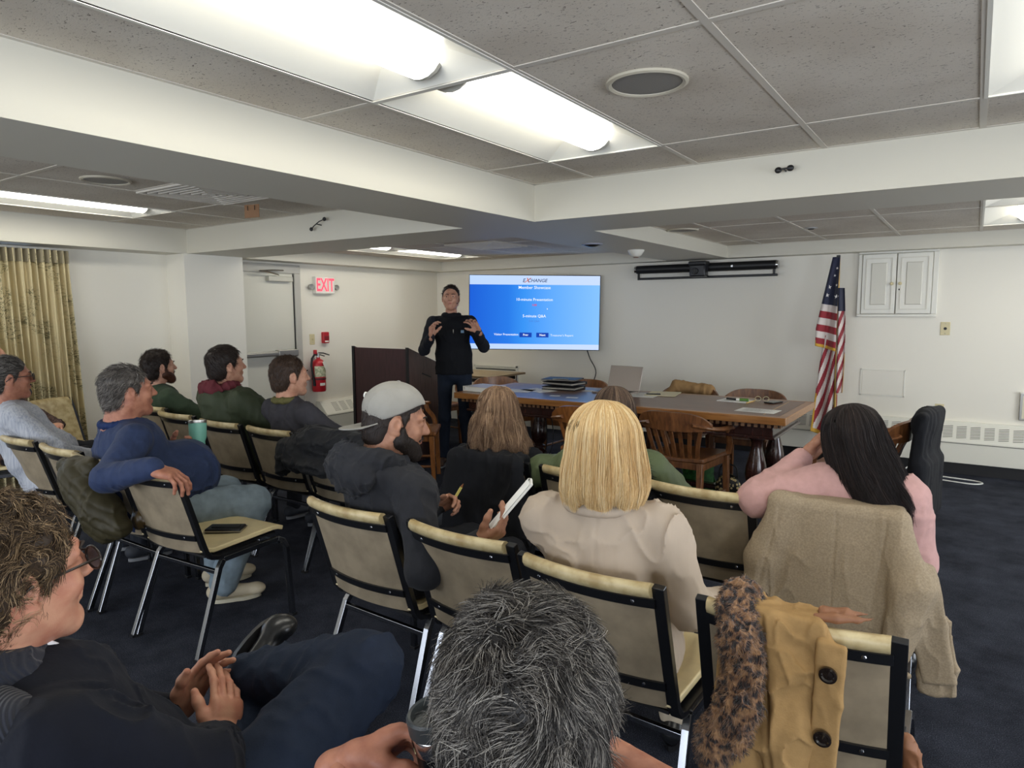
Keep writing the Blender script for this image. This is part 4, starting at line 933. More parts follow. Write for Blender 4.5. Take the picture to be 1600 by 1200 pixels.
for k, P in enumerate([[(0, 0, .6), (.02, .02, .3), (-.02, .0, .1), (-.1, -.1, .008), (-.3, -.2, .008), (-.35, 0, .008)], [(.05, .02, .6), (.1, 0, .3), (.06, -.1, .05), (.2, -.25, .008), (.4, -.2, .008)], [(.45, -.25, .008), (.2, -.4, .008), (-.1, -.35, .008), (-.4, -.45, .008)]]):
    obj('cable', MB().tube(smoothpts(P), .005, 6), M_black, cw)
wl = thing('black_wallet', 'black zipped wallet on the seat of the aisle chair', 'wallet', (-2.93, 1.86, .455), math.radians(35))
obj('case', MB().box2((-.085, -.045, 0), (.085, .045, .024)), mat('wallet_black', '16171a', .4, bump=.3, bscale=200), wl, bevel=.008, bseg=3); obj('zip', MB().box2((-.087, -.047, .010), (.087, .047, .014)), M_steel, wl)
obj('top_plate', MB().box2((-.06, -.02, .024), (.07, .02, .028)), M_black, wl, bevel=.003)
bk = thing('booklet', 'white booklet with a blue strip on the seat beside the beige coat', 'booklet', (-.60, 2.78, .47), 0)
obj('cover', MB().box((0, 0, .13), (.012, .2, .27), rotm('Y', .15)@rotm('X', -.1)), mat('booklet_grey', 'c9c9cc', .5), bk, bevel=.002)
obj('cover_sheet', MB().box((.004, -.02, .15), (.008, .16, .25), rotm('Y', .15)), M_paper, bk)
mb = MB()
for i in range(5): mb.box((-.008, -.06+i*.03, .1+.008*i), (.002, .012, .03), rotm('Y', .15))
obj('print', mb, M_ink, bk); obj('title_strip', MB().box((.0, -.02, .26), (.012, .12, .012), rotm('Y', .15)), mat('strip_blue', '2e3440', .5), bk)
# ------------------------------------------------------------------ people toolkit
def Rypr(yaw, pitch=0, roll=0):      # yaw + to the right of +Y, pitch + up, roll + to the right shoulder (degrees)
    y, p, r = math.radians(yaw), math.radians(pitch), math.radians(roll)
    return np.array((Matrix.Rotation(-y, 3, 'Z')@Matrix.Rotation(p, 3, 'X')@Matrix.Rotation(r, 3, 'Y')))
def skin(name, c, c2): return mat(name, c, .5, var=.3, vscale=28, col2=c2, spec=.35, bump=.12, bscale=350, sss=.06)
SK = {'fair': skin('skin_fair', 'bd9179', 'a97862'), 'ruddy': skin('skin_ruddy', 'b07a62', '95604d'), 'tan': skin('skin_tan', 'ab7e66', '926650'), 'warm': skin('skin_warm', 'be8d73', 'ad725c')}
def hair_mat(name, stops, rough=.55):
    m = mat(name, '444444', rough, spec=.3); N, L, B = nodes(m); a = N.new('ShaderNodeAttribute'); a.attribute_name = 'tint'
    r = ramp(N, [(p, lin(c)) for p, c in stops]); L.new(a.outputs['Fac'], r.inputs[0]); L.new(r.outputs[0], B.inputs['Base Color']); return m
H_dk = hair_mat('hair_dark_brown', [(0, '1b1411'), (.6, '2e231d'), (1, '4a3a2f')])
H_br = hair_mat('hair_brown', [(0, '2a1f19'), (.6, '453428'), (1, '6a5240')])
H_gr = hair_mat('hair_grey', [(0, '24211f'), (.45, '4a4541'), (.75, '8b857e'), (1, 'bdb8b0')])
H_sp = hair_mat('hair_salt_pepper', [(0, '1d1b1a'), (.42, '3a3633'), (.72, '75706a'), (1, 'aaa59c')])
H_bl = hair_mat('hair_blonde', [(0, '9c7547'), (.35, 'c6a06a'), (.7, 'e0c490'), (1, 'f2e2bb')])
H_lb = hair_mat('hair_highlighted_brown', [(0, '3a2a20'), (.45, '6b5240'), (.8, '9c7f63'), (1, 'c6a98a')])
H_mb = hair_mat('hair_medium_brown', [(0, '2b211c'), (.5, '4d3c31'), (1, '86705c')])
H_bk = hair_mat('hair_near_black', [(0, '120e0e'), (.7, '241b19'), (1, '46352e')])
H_cu = hair_mat('hair_curly_brown', [(0, '2b211a'), (.45, '54432f'), (.8, '8b7355'), (1, 'b79d7a')])
M_eye = mat('eye_white', 'b5ada4', .25); M_iris = mat('iris_dark', '2c231d', .2); M_lip = mat('lip', 'a9655a', .5)
def head_mesh(nb, vox=.0045, fat=0.0, mouth=True, neck_r=.056):
    """head in its own frame, face towards +Y, origin between the ears; nb = neck base in this frame"""
    s = SDF()
    s.ell((0, -.018, .036), (.077, .098, .086), .02)
    s.ell((0, .022, -.018), (.064+fat*.5, .072, .09), .035)
    s.cap((0, .02, -.062), (0, .068, -.098), .040+fat, .020, .03)
    for q in (-1, 1):
        s.cap((q*.05, -.005, -.045), (q*.018, .066, -.092), .026+fat*.8, .017, .025)
        s.ell((q*.043, .062, -.022), (.022, .02, .02), .02)
        s.cap((q*.012, .087, .032), (q*.05, .072, .028), .011, .009, .012)
        s.cut((lambda c: (lambda P: np.linalg.norm((P-c)/np.array([1.25, 1, .85]), axis=-1)-.016))(np.array([q*.032, .098, .010])), (q*.032-.03, .07, -.015), (q*.032+.03, .125, .035), .012)
        s.ell((q*.031, .077, .008), (.016, .014, .0125), .004)
        s.ell((q*.079, -.012, -.002), (.009, .021, .032), .006, R=rotm('Z', q*-.35)@rotm('X', -.18))
        s.cut((lambda c: (lambda P: np.linalg.norm((P-c)/np.array([.9, 1.1, 1.6]), axis=-1)-.009))(np.array([q*.089, -.008, .004])), (q*.089-.02, -.03, -.03), (q*.089+.02, .02, .03), .004)
        s.ell((q*.081, -.001, -.028), (.007, .009, .009), .006)
    s.cap((0, .088, .02), (0, .110, -.018), .008, .012, .012)
    for q in (-1, 1): s.ell((q*.010, .100, -.022), (.009, .011, .008), .006)
    s.cap((-.016, .088, -.048), (.016, .088, -.048), .006, k=.006); s.cap((-.014, .086, -.058), (.014, .086, -.058), .0065, k=.006)
    s.ell((0, .078, -.088), (.017, .015, .014), .012)
    nb = np.array(nb, float)
    s.cap((0, -.028, -.045), nb, neck_r-.004, neck_r+.006+fat, .03)
    return s.mesh(vox)
def hair_cap(vox=.005, back=-.085, off=0.0, hl=0.0, noise=.003, nscale=55, seed=1, sides=True, recede=0.0):
    s = SDF()
    s.ell((0, -.018, .038), (.081+off, .104+off, .092+off), .02); s.ell((0, -.05, -.03), (.068+off, .066+off, .075), .03)
    if sides:
        for q in (-1, 1): s.cap((q*.07, .02, .03), (q*.072, .012, -.012), .012+off*.5, .008, .01)
    nrm = unit((0, .88, -.476))
    s.cut(lambda P: (.026+hl)-(P@nrm)+recede*np.abs(P[..., 0])*0, (-.2, -.2, -.2), (.2, .2, .2), .006)
    s.cut(lambda P: P[..., 2]-back+.25*np.maximum(0, .03-np.abs(P[..., 1]+.09))*0, (-.2, -.2, -.2), (.2, .2, back+.01), .006)
    for q in (-1, 1):
        s.cut((lambda c: (lambda P: np.linalg.norm((P-c)/np.array([1.6, 1, 1.25]), axis=-1)-.022))(np.array([q*.085, -.004, -.008])), (q*.085-.05, -.04, -.06), (q*.085+.05, .04, .05), .005)
    s.cut(lambda P: np.linalg.norm((P-np.array([0, -.012, .03]))/np.array([.066, .088, .078]), axis=-1)*.07-.07, (-.1, -.12, -.1), (.1, .12, .12), .003)
    s.post.append(lambda P: noise*vnoise(P, nscale, seed))
    return s.mesh(vox)
def tubes(P, r, sides=3):
    """P: (N,S,3) strand points -> tapering tubes; returns V, F and a per-vertex strand index"""
    N_, S, _ = P.shape; T = np.gradient(P, axis=1); T /= np.linalg.norm(T, axis=2, keepdims=True)+1e-9
    ref = np.array([.31, .17, .93]); X = np.cross(T, ref); X /= np.linalg.norm(X, axis=2, keepdims=True)+1e-9; Y = np.cross(T, X)
    tp = np.linspace(1, .25, S)[None, :, None]*np.reshape(r, (-1, 1, 1)) if not np.isscalar(r) else np.linspace(1, .25, S)[None, :, None]*r
    V = np.stack([P+tp*(X*math.cos(2*PI*k/sides)+Y*math.sin(2*PI*k/sides)) for k in range(sides)], 2)
    idx = np.arange(N_*S*sides).reshape(N_, S, sides); F = []
    for k in range(sides):
        k2 = (k+1) % sides; F.append(np.stack([idx[:, :-1, k], idx[:, :-1, k2], idx[:, 1:, k2], idx[:, 1:, k]], -1).reshape(-1, 4))
    return V.reshape(-1, 3), np.vstack(F), np.repeat(np.arange(N_), S*sides)
def short_strands(capV, capF, n, length, r, seed=0, curl=.3, comb=lambda P: np.array([0, -.3, -1.0]), lift=.35, steps=6, cscale=35, rnd=.5, face=None, jits=.18):
    rs = np.random.RandomState(seed); c0 = np.array([0, -.018, .036]); rad = np.array([.080, .101, .089])
    fi = rs.randint(0, len(capF), n); Q = capV[capF[fi]]; w = rs.dirichlet((1, 1, 1, 1), n); p = (Q*w[..., None]).sum(1)
    nr = np.cross(Q[:, 1]-Q[:, 0], Q[:, 2]-Q[:, 0]); nr /= np.linalg.norm(nr, axis=1, keepdims=True)+1e-9
    keep = ((p-c0)/rad*nr).sum(1) > 0; p, nr = p[keep], nr[keep]; n = len(p)
    L_ = length*(1-rnd/2+rnd*rs.rand(n)); d = comb(p)*np.ones((n, 3)); pts = [p-nr*.002]; cur = p.copy()
    jit = rs.randn(n, 3)*jits
    for k in range(steps):
        cn = np.stack([vnoise(cur, cscale, seed+a) for a in (1, 4, 9)], -1)
        dd = comb(cur)+curl*cn*2+jit; dd = dd-nr*((dd*nr).sum(1, keepdims=True)); dd /= np.linalg.norm(dd, axis=1, keepdims=True)+1e-9
        dd = dd+nr*lift*(1-.12*k); dd /= np.linalg.norm(dd, axis=1, keepdims=True)
        cur = cur+dd*(L_[:, None]/steps); pts.append(cur.copy())
    PP = np.stack(pts, 1)
    if face is not None: PP = PP[(PP[:, -1]@unit((0, .88, -.476))) < face]
    return tubes(PP, r)
def set_tint(me, t):
    a = me.attributes.new('tint', 'FLOAT', 'POINT'); a.data.foreach_set('value', np.asarray(t, np.float32))
def place(V, R, t): return np.asarray(V)@np.asarray(R).T+np.asarray(t)
def hand_mesh(curl=(25, 35, 25), spread=6, thumb=(-.55, .62, -.35), tcurl=15, side=1, vox=.0028, cur=None, stub=.022, sc=1.0):
    """right hand: wrist at origin, fingers +Y, palm faces -Z, thumb on -X; side=-1 mirrors it"""
    s = SDF()
    s.box((0, .042, 0), (.036, .040, .0125), .012, .012); s.box((.004, .07, 0), (.038, .022, .011), .011, .012)
    s.cap((0, -stub, 0), (0, .012, 0), .028, .024, .02, fl=((0, 0, 1), .78))
    s.ell((-.020, .032, -.010), (.017, .028, .014), .012); s.ell((.026, .035, -.008), (.014, .03, .012), .012)
    X = [-.0290, -.0095, .0105, .0295]; Ls = [(.042, .025, .020), (.046, .029, .021), (.043, .027, .021), (.034, .021, .019)]; Y0 = [.084, .088, .085, .078]
    for i in range(4):
        c = cur[i] if cur is not None else (curl[0]+3*i, curl[1]+3*i, curl[2]); a = 0; p = np.array([X[i], Y0[i], 0.0]); sp = math.radians(spread*(i-1.3))
        pts = [p]; 
        for l, da in zip(Ls[i], c):
            a += math.radians(da); p = p+l*np.array([math.sin(sp)*math.cos(a), math.cos(sp)*math.cos(a), -math.sin(a)]); pts.append(p)
        r0 = .0092 if i < 3 else .0082
        s.chain([pts[0]-np.array([0, .02, 0])]+pts, [.008, r0, r0*.93, r0*.88, r0*.78], .005)
    td = unit(thumb); p = np.array([-.020, .014, -.006]); p1 = p+td*.044; d2 = unit(td+np.array([.35, .15, -.1])*math.tan(math.radians(tcurl))); p2 = p1+d2*.033; p3 = p2+unit(d2+np.array([.3, .1, -.1])*math.tan(math.radians(tcurl)))*.024
    s.chain([p, p1, p2, p3], [.015, .0115, .0105, .0085], .012)
    V, F = s.mesh(vox, pad=.008); V = V*sc
    if side < 0: V = V*np.array([-1, 1, 1]); F = F[:, ::-1]
    return V, F
def hand_frame(fdir, palm):
    y = unit(fdir); z = -np.asarray(palm, float); z = unit(z-y*(z@y)); x = np.cross(y, z); return np.stack([x, y, z], 1)
class Person:
    def __init__(s, label, head, hyaw, pelvis, tyaw, hpitch=0, hroll=0, w=1.0, depth=1.0, skin='fair', neck=.165, sh=.175, shdrop=.055, seated=True, legs=None, lean=None, neckvec=None, hs=1.0, group=None):
        s.H = np.array(head, float); s.HR = Rypr(hyaw, hpitch, hroll); s.P = np.array(pelvis, float); s.T = Rypr(tyaw); s.w, s.dp = w, depth; s.skin = SK[skin]; s.hs = hs
        s.r, s.f = s.T@np.array([1, 0, 0]), s.T@np.array([0, 1, 0])
        nv = np.array(neckvec if neckvec is not None else (0, -.035, -neck), float); s.N = s.H+s.T@nv
        up = unit(s.N-s.P); s.up = up
        s.shL = s.N-s.r*sh*w-up*shdrop; s.shR = s.N+s.r*sh*w-up*shdrop
        s.chest = s.P+(s.N-s.P)*.68; s.belly = s.P+(s.N-s.P)*.34
        s.root = bpy.data.objects.new('person', None); COL.objects.link(s.root); s.root.location = (s.P[0], s.P[1], 0); s.root.empty_display_size = .1
        tag(s.root, label, 'person', group); s.parts = []; s.el = {}; s.wr = {}
        s.hip = [s.P-s.r*.09+s.f*.02, s.P+s.r*.09+s.f*.02]
        if legs is None:
            legs = [[s.P-s.r*.13+s.f*.42+np.array([0, 0, -.03])*1, None], [s.P+s.r*.13+s.f*.42+np.array([0, 0, -.03]), None]]
            for L_ in legs: L_[1] = np.array([L_[0][0], L_[0][1], .09])-s.f*.04
        s.legs = [[np.array(a, float), np.array(b, float)] for a, b in legs]
    def arm(s, side, elbow, wrist, hand=None):
        s.el[side] = np.array(elbow, float); s.wr[side] = np.array(wrist, float)
        if hand is not None:
            fd, palm, kw = hand; V, F = hand_mesh(side=1 if side == 'R' else -1, **kw); s.parts.append((place(V, hand_frame(fd, palm), s.wr[side]), F))
    def local(s, v): return s.H+s.HR@(np.array(v, float)*s.hs)
    def build_body(s, vox=.0045, fat=0.0, neck_r=.056, bvox=.012):
        nb = s.HR.T@(s.N-s.f*-.0-s.H)/s.hs; V, F = head_mesh(nb+np.array([0, 0, -.03]), vox, fat, neck_r=neck_r)
        s.parts.insert(0, (place(V*s.hs, s.HR, s.H), F))
        b = SDF(); b.cap(s.P, s.chest, .09, .10, .04); b.cap(s.shL, s.shR, .045, k=.04); b.cap(s.chest, s.N, .08, .05, .04)
        for k in ('L', 'R'):
            sh = s.shL if k == 'L' else s.shR
            if k in s.el: b.cap(sh, s.el[k], .04, .033, .02); b.cap(s.el[k], s.wr[k], .033, .0255, .015)
        for h, (kn, an) in zip(s.hip, s.legs): b.cap(h, kn, .06, .045, .03); b.cap(kn, an, .045, .03, .02)
        s.parts.append(b.mesh(bvox)); V, F = merge(s.parts)
        s.body = link('body', mesh_from('body', V-np.array(s.root.location), F, s.skin, True), s.root)
        return s
    def eyes(s, closed=False, look=(0, 0)):
        mb = MB(); ir = MB()
        for q in (-1, 1):
            c = np.array([q*.0315, .0795, .0085]); mb.ball(c, .0114, 14)
            ir.ball(c+np.array([look[0]*.004, .0075, look[1]*.004]), (.0064, .0048, .0064), 10)
        if closed: return
        for n, m_, k in (('eye', mb, M_eye), ('iris', ir, M_iris)):
            V = place(np.array(m_.v)*s.hs, s.HR, s.H)-np.array(s.root.location); link(n, mesh_from(n, V, m_.f, k, True), s.root)
    def brows(s, m, th=.0035):
        mb = MB()
        for q in (-1, 1): mb.tube([(q*.014, .099, .031), (q*.03, .096, .036), (q*.048, .082, .032)], [th, th*.9, th*.4], 6)
        V = place(np.array(mb.v)*s.hs, s.HR, s.H)-np.array(s.root.location); link('eyebrow', mesh_from('eyebrow', V, mb.f, m, True), s.root)
    def lips(s):
        mb = MB(); mb.tube([(-.022, .086, -.052), (-.008, .0945, -.049), (0, .0945, -.05), (.008, .0945, -.049), (.022, .086, -.052)], [.002, .0035, .003, .0035, .002], 6).tube([(-.02, .086, -.054), (0, .0935, -.058), (.02, .086, -.054)], [.002, .0045, .002], 6)
        V = place(np.array(mb.v)*s.hs, s.HR, s.H)-np.array(s.root.location); link('lips', mesh_from('lips', V, mb.f, M_lip, True), s.root)
    def torso_sdf(s, t=0.0, belly=0.0, arms=True, ar=(.058, .050, .038), low=True, af=.87, bust=0.0, k=.045, cuff=None, chestw=0, only=None):
        w, d = s.w, s.dp; o = SDF(); ar = [a*af for a in ar]
        if low: o.ell(s.P+np.array([0, 0, -.0]), ((.165+t)*w, (.135+t)*d, .13), k, R=s.T)
        o.ell(s.belly+s.f*belly*.5, ((.150+t)*w+belly*.3, (.118+t)*d+belly, .17), k, R=s.T)
        o.ell(s.chest+s.f*bust*.5, ((.160+t+chestw)*w, (.112+t)*d+bust, .17), k, R=s.T)
        o.cap(s.shL+s.r*.02, s.shR-s.r*.02, .056+t*.8, k=.06, fl=(s.f, .95)); o.cap(s.N-s.up*.05, s.N+s.up*.008, .085+t, .052+t*.5, .04)
        if arms:
            for q in ('L', 'R'):
                if only and q not in only: continue
                sh = s.shL if q == 'L' else s.shR
                if q in s.el:
                    o.cap(sh, s.el[q], ar[0]+t*.6, ar[1]+t*.5, .035); e = s.wr[q]; dv = unit(s.el[q]-e)
                    o.cap(s.el[q], e+dv*(.01 if cuff is None else cuff), ar[1]+t*.5, ar[2]+t*.3, .02)
        return o
    def top(s, name, m, vox=.008, fold=.005, fscale=9, seed=0, label=None, extra=None, **k):
        o = s.torso_sdf(**k)
        if extra: extra(o)
        if fold: o.post.append(folds(fold, fscale, seed=seed))
        return sdf_obj(name, o, vox, m, s.root, label)
    def trousers(s, m, t=0.0, vox=.010, name='trousers', label=None, fold=.004, r=(.085, .066, .05)):
        o = SDF(); o.ell(s.P+np.array([0, 0, -.02]), (.165*s.w+t, .13*s.dp+t, .11), .04, R=s.T)
        for h, (kn, an) in zip(s.hip, s.legs): o.cap(h, kn, r[0]+t, r[1]+t, .03); o.cap(kn, an+np.array([0, 0, .02]), r[1]+t, r[2]+t, .025)
        o.post.append(folds(fold, 10, seed=3)); return sdf_obj(name, o, vox, m, s.root, label)
    def shoes(s, m, sole=None, dirs=None, vox=.007, name='shoe', which=(0, 1)):
        for i, (kn, an) in enumerate(s.legs):
            if i not in which: continue
            d = unit(dirs[i]) if dirs is not None else s.f; up = np.array([0, 0, 1.0]) if dirs is None or len(dirs) < 3 else unit(dirs[2])
            up = unit(up-d*(up@d)); sd_ = np.cross(d, up); base = an-up*.055
            o = SDF(); o.cap(base+d*-.05+up*.028, base+d*.15+up*.012, .036, .030, .02); o.ell(base+d*.16+up*.012, (.044, .044, .028), .02); o.cap(base-d*.03+up*.03, an+up*.01, .038, .036, .02)
            o.cut((lambda b, u: (lambda P: (P-b)@u+.012))(base, up), base-.3, base+.3, .004)
            x = sdf_obj(name, o, vox, m, s.root)
            V = []; n = 22
            for zz, e in ((-.030, 0), (-.010, .004)):
                for j in range(n):
                    a = 2*PI*j/n; yy = .055+.125*math.sin(a); xx = (.040+e)*math.cos(a)*(1.05 if math.sin(a) > 0 else .85); V.append(base+d*yy+sd_*xx+up*zz)
            mb = MB().add(V, [tuple(range(n-1, -1, -1)), tuple(range(n, 2*n))]+[(j, (j+1) % n, n+(j+1) % n, n+j) for j in range(n)])
            link('sole', mesh_from('sole', np.array(mb.v)-np.array(s.root.location), mb.f, sole or M_black, 40), x)
    def wear(s, name, V, F, m, smooth=True, label=None, tint=None, par=None):
        V = place(np.asarray(V)*s.hs, s.HR, s.H)-np.array(s.root.location); me = mesh_from(name, V, F, m, smooth)
        if tint is not None: set_tint(me, tint)
        o = link(name, me, par or s.root)
        if label: o['label'] = label
        return o
    def short_hair(s, m, n=2500, length=.03, r=.0009, seed=1, base_tint=.06, capkw={}, **kw):
        V, F = hair_cap(seed=seed, **capkw); V2, F2, idx = short_strands(V, F, n, length, r, seed, **kw)
        rs = np.random.RandomState(seed); t = np.clip(rs.rand(idx.max()+1)**1.2*.9+.05, 0, 1)
        t1 = np.clip(base_tint+.15*vnoise(V, 60, seed), 0, 1)
        VV, FF = merge([(V, F), (V2, F2)]); return s.wear('hair', VV, FF, m, tint=np.concatenate([t1, t[idx]]))
    def glasses(s, m, lens=False):
        mb = MB()
        for q in (-1, 1):
            mb.tube([(q*.033+.024*math.cos(a)*1.05, .108-.02*abs(math.cos(a))*0, .006+.019*math.sin(a)) for a in np.linspace(0, 2*PI, 21)], .0022, 6, caps=False)
            mb.tube([(q*.058, .106, .012), (q*.074, .06, .012), (q*.086, -.005, .008), (q*.085, -.03, -.012)], .0022, 6)
        mb.tube([(-.01, .108, .01), (0, .112, .013), (.01, .108, .01)], .002, 6)
        g = s.wear('glasses', mb.v, mb.f, m)
        lm = MB()
        for q in (-1, 1): lm.add([(q*.033+.024*math.cos(a), .108, .006+.0185*math.sin(a)) for a in np.linspace(0, 2*PI, 17)[:-1]]+[(q*.033+.024*math.cos(a), .1095, .006+.0185*math.sin(a)) for a in np.linspace(0, 2*PI, 17)[:-1]], [tuple(range(16)), tuple(range(31, 15, -1))])
        s.wear('lens', lm.v, lm.f, mat('spectacle_glass', 'dfe6ea', .03, trans=1.0) if not lens else mat('spectacle_tint', '6b6f78', .05, trans=.6), par=g)
    def beard(s, m, full=True, seed=4, n=1500, length=.012):
        o = SDF(); o.cap((0, .018, -.066), (0, .070, -.101), .047, .026, .025)
        for q in (-1, 1): o.cap((q*.070, .016, -.012), (q*.063, .016, -.048), .009, .014, .02); o.cap((q*.053, .006, -.05), (q*.019, .069, -.094), .0285, .0215, .03); o.cap((q*.048, .045, -.050), (q*.03, .07, -.07), .017, .015, .02); 
        o.cap((-.024, .085, -.050), (0, .0955, -.040), .0055, k=.004); o.cap((.024, .085, -.050), (0, .0955, -.040), .0055, k=.004)
        o.cut(lambda P: np.linalg.norm((P-np.array([0, .095, -.052]))/np.array([1.5, 1.2, .6]), axis=-1)-.012, (-.04, .06, -.08), (.04, .12, -.03), .003)
        o.post.append(lambda P: .0012*vnoise(P, 180, seed)); V, F = o.mesh(.004)
        V2, F2, idx = short_strands(V, F, n, length, .0006, seed, comb=lambda P: np.array([0, .2, -1.0]), lift=.25, steps=3)
        rs = np.random.RandomState(seed); VV, FF = merge([(V, F), (V2, F2)])
        return s.wear('beard', VV, FF, m, tint=np.concatenate([np.full(len(V), .3), rs.rand(idx.max()+1)[idx]*.8]))
    def ring(s, name, m, off, r, th, h=None, tilt=0, n=24, lab=None, rx=1.0, flat=1.6):
        """collar / hood roll round the neck"""
        c = s.N+s.up*off[2]+s.f*off[1]+s.r*off[0]; o = SDF(); pts = []
        for a in np.linspace(0, 2*PI, n+1): pts.append(c+s.r*r*rx*math.cos(a)+s.f*r*math.sin(a)+s.up*(tilt*math.sin(a)))
        for a, b in zip(pts[:-1], pts[1:]): o.cap(a, b, th, k=.004, fl=(s.up, flat) if False else None)
        o.post.append(folds(th*.25, 25)); return sdf_obj(name, o, max(.004, th*.35), m, s.root, lab)
def profile_hair(s, m, fn, n, S=26, r=.0009, seed=0, shell=.985, jitter=.004, wave=(.004, 3), tint_bias=0.0, az=(-PI, PI), nu=90, name='hair', clump=.7, lenvar=.16, lump=.06):
    """long hair: fn(azimuth, t) gives a point of the hair surface in the head frame, t 0 at the parting, 1 at the tips"""
    rs = np.random.RandomState(seed)
    U_ = np.linspace(az[0], az[1], nu); T_ = np.linspace(0, 1, 30)
    G = np.array([[fn(u, t) for t in T_] for u in U_]); c = np.array([0, -.01, 0])
    Uu, Tt = np.meshgrid(U_, T_, indexing='ij'); lum = lump*vnoise(np.stack([np.sin(Uu)*1.2, np.cos(Uu)*1.2, Tt*.8], -1), 3.1, seed)+lump*.5*vnoise(np.stack([np.sin(Uu)*3, np.cos(Uu)*3, Tt*.6], -1), 3.3, seed+3)
    ax_ = np.array([0, -.01, 0]); G[..., :2] = ax_[:2]+(G[..., :2]-ax_[:2])*(1+lum*np.minimum(1, Tt*2.5))[..., None]; G[..., 2] += np.maximum(0, Tt-.6)*.045*vnoise(np.stack([np.sin(Uu), np.cos(Uu), Uu*0], -1), 4.7, seed+6)*(lump > 0)
    ctr = np.stack([np.zeros_like(G[..., 0])+G[..., 0].mean(0)[None, :]*.5, np.full(G.shape[:2], -.01), G[..., 2]], -1)
    Gs = ctr+(G-ctr)*(shell-.05); Vs = Gs.reshape(-1, 3); nt = len(T_)
    F = np.array([(i*nt+j, (i+1)*nt+j, (i+1)*nt+j+1, i*nt+j+1) for i in range(nu-1) for j in range(nt-1)])
    u = az[0]+(az[1]-az[0])*rs.rand(n); u = u+clump*.05*np.sin(u*37+seed)+clump*.03*np.sin(u*83)
    lv = 1-lenvar*rs.rand(n)**2; t = np.linspace(0, 1, S)[None, :]*lv[:, None]
    dep = rs.rand(n)**1.5
    # bilinear sample of the grid
    fu = np.clip((u-az[0])/(az[1]-az[0])*(nu-1), 0, nu-1.001); drift = .9*np.sin(t*wave[1]+rs.rand(n)[:, None]*6.28)*t*rs.randn(n)[:, None]
    fu = np.clip(fu[:, None]+drift*1.2, 0, nu-1.001); ft = np.clip(t*(nt-1), 0, nt-1.001)
    i0 = fu.astype(int); j0 = ft.astype(int); a = (fu-i0)[..., None]; b = (ft-j0)[..., None]
    Pt = G[i0, j0]*(1-a)*(1-b)+G[i0+1, j0]*a*(1-b)+G[i0, j0+1]*(1-a)*b+G[i0+1, j0+1]*a*b
    C = np.stack([np.zeros_like(Pt[..., 0]), np.full(Pt.shape[:2], -.01), Pt[..., 2]], -1)
    Pt = C+(Pt-C)*(shell+(1.02-shell)*dep[:, None, None])
    nz = np.stack([vnoise(Pt*np.array([1, 1, .25]), 40, seed+q) for q in (1, 2, 3)], -1); Pt = Pt+nz*wave[0]*np.linspace(.2, 1, S)[None, :, None]+(rs.randn(n, 1, 3)*jitter)*np.linspace(.1, 1, S)[None, :, None]
    V2, F2, idx = tubes(Pt, r*(.7+.6*rs.rand(n))); VV, FF = merge([(Vs, F), (V2, F2)])
    cl = .5+.5*np.sin(u*23+seed*2)*np.sin(u*41); ti = np.clip(rs.rand(n)*.65+cl*.35+tint_bias, 0, 1)
    return s.wear(name, VV, FF, m, tint=np.concatenate([np.full(len(Vs), .10+tint_bias*.5), ti[idx]]))
# ------------------------------------------------------------------ coats and clothes laid over chairs
def cloth(name, c, rough=.85, bs=260, var=.08, vs=30, sheen=.0, bump=.25, col2=None, stretch=None): return mat(name, c, rough, bump=bump, bscale=bs, var=var, vscale=vs, sheen=sheen*.15, col2=col2, stretch=stretch, spec=.2)
M_beige = cloth('beige_wool', '91826c', var=.12, vs=160); M_camel = cloth('camel_wool', '9a7b50', var=.06, vs=60); M_blkwool = cloth('black_wool', '15161a', sheen=.12)
M_quilt = cloth('olive_quilt', '35301f', .5, sheen=.1); M_blksoft = cloth('black_softshell', '1c1d20', .7, sheen=.2); M_tanlth = mat('tan_suede', '85583a', .6, bump=.2, bscale=60, var=.15, vscale=9)
M_leo = mat('leopard_fur', '9a6238', .9, sheen=.3); N, L, B = nodes(M_leo)
tc = N.new('ShaderNodeTexCoord'); nz = N.new('ShaderNodeTexNoise'); nz.inputs['Scale'].default_value = 30; L.new(tc.outputs['Object'], nz.inputs['Vector'])
vm = N.new('ShaderNodeVectorMath'); vm.operation = 'MULTIPLY_ADD'; L.new(nz.outputs['Color'], vm.inputs[0]); vm.inputs[1].default_value = (.06, .06, .06); L.new(tc.outputs['Object'], vm.inputs[2])
vo = N.new('ShaderNodeTexVoronoi'); vo.inputs['Scale'].default_value = 52; L.new(vm.outputs[0], vo.inputs['Vector'])
r = ramp(N, [(.30, lin('1a110e')), (.42, lin('33201a')), (.52, lin('6a4a33')), (.8, lin('99744f'))]); L.new(vo.outputs['Distance'], r.inputs[0]); L.new(r.outputs[0], B.inputs['Base Color'])
def drape(name, label, cat, x, y, deg, group=None): return thing(name, label, cat, (x, y, 0), -math.radians(deg), group)
def sl(name, sd, vox, m, root, label=None, par=None):
    V, F = sd.mesh(vox) if isinstance(sd, SDF) else sd; o = link(name, mesh_from(name, V, F, m, True), par or root)
    if label: o['label'] = label
    return o
def hang(o, x0, x1, zb, th=.016, y=-.335, front=.70, k=.02):
    """a thick cloth folded over the top of a chair back"""
    xc, hw = (x0+x1)/2, (x1-x0)/2; zt = .835
    o.box((xc, y, (zb+zt)/2), (hw, th, (zt-zb)/2), th*.9, k); o.box((xc, y+.035, .838), (hw, .05, .02), .018, k)
    o.box((xc, y+.085, (front+.84)/2), (hw*.97, th*.8, (.85-front)/2), .012, k); return o
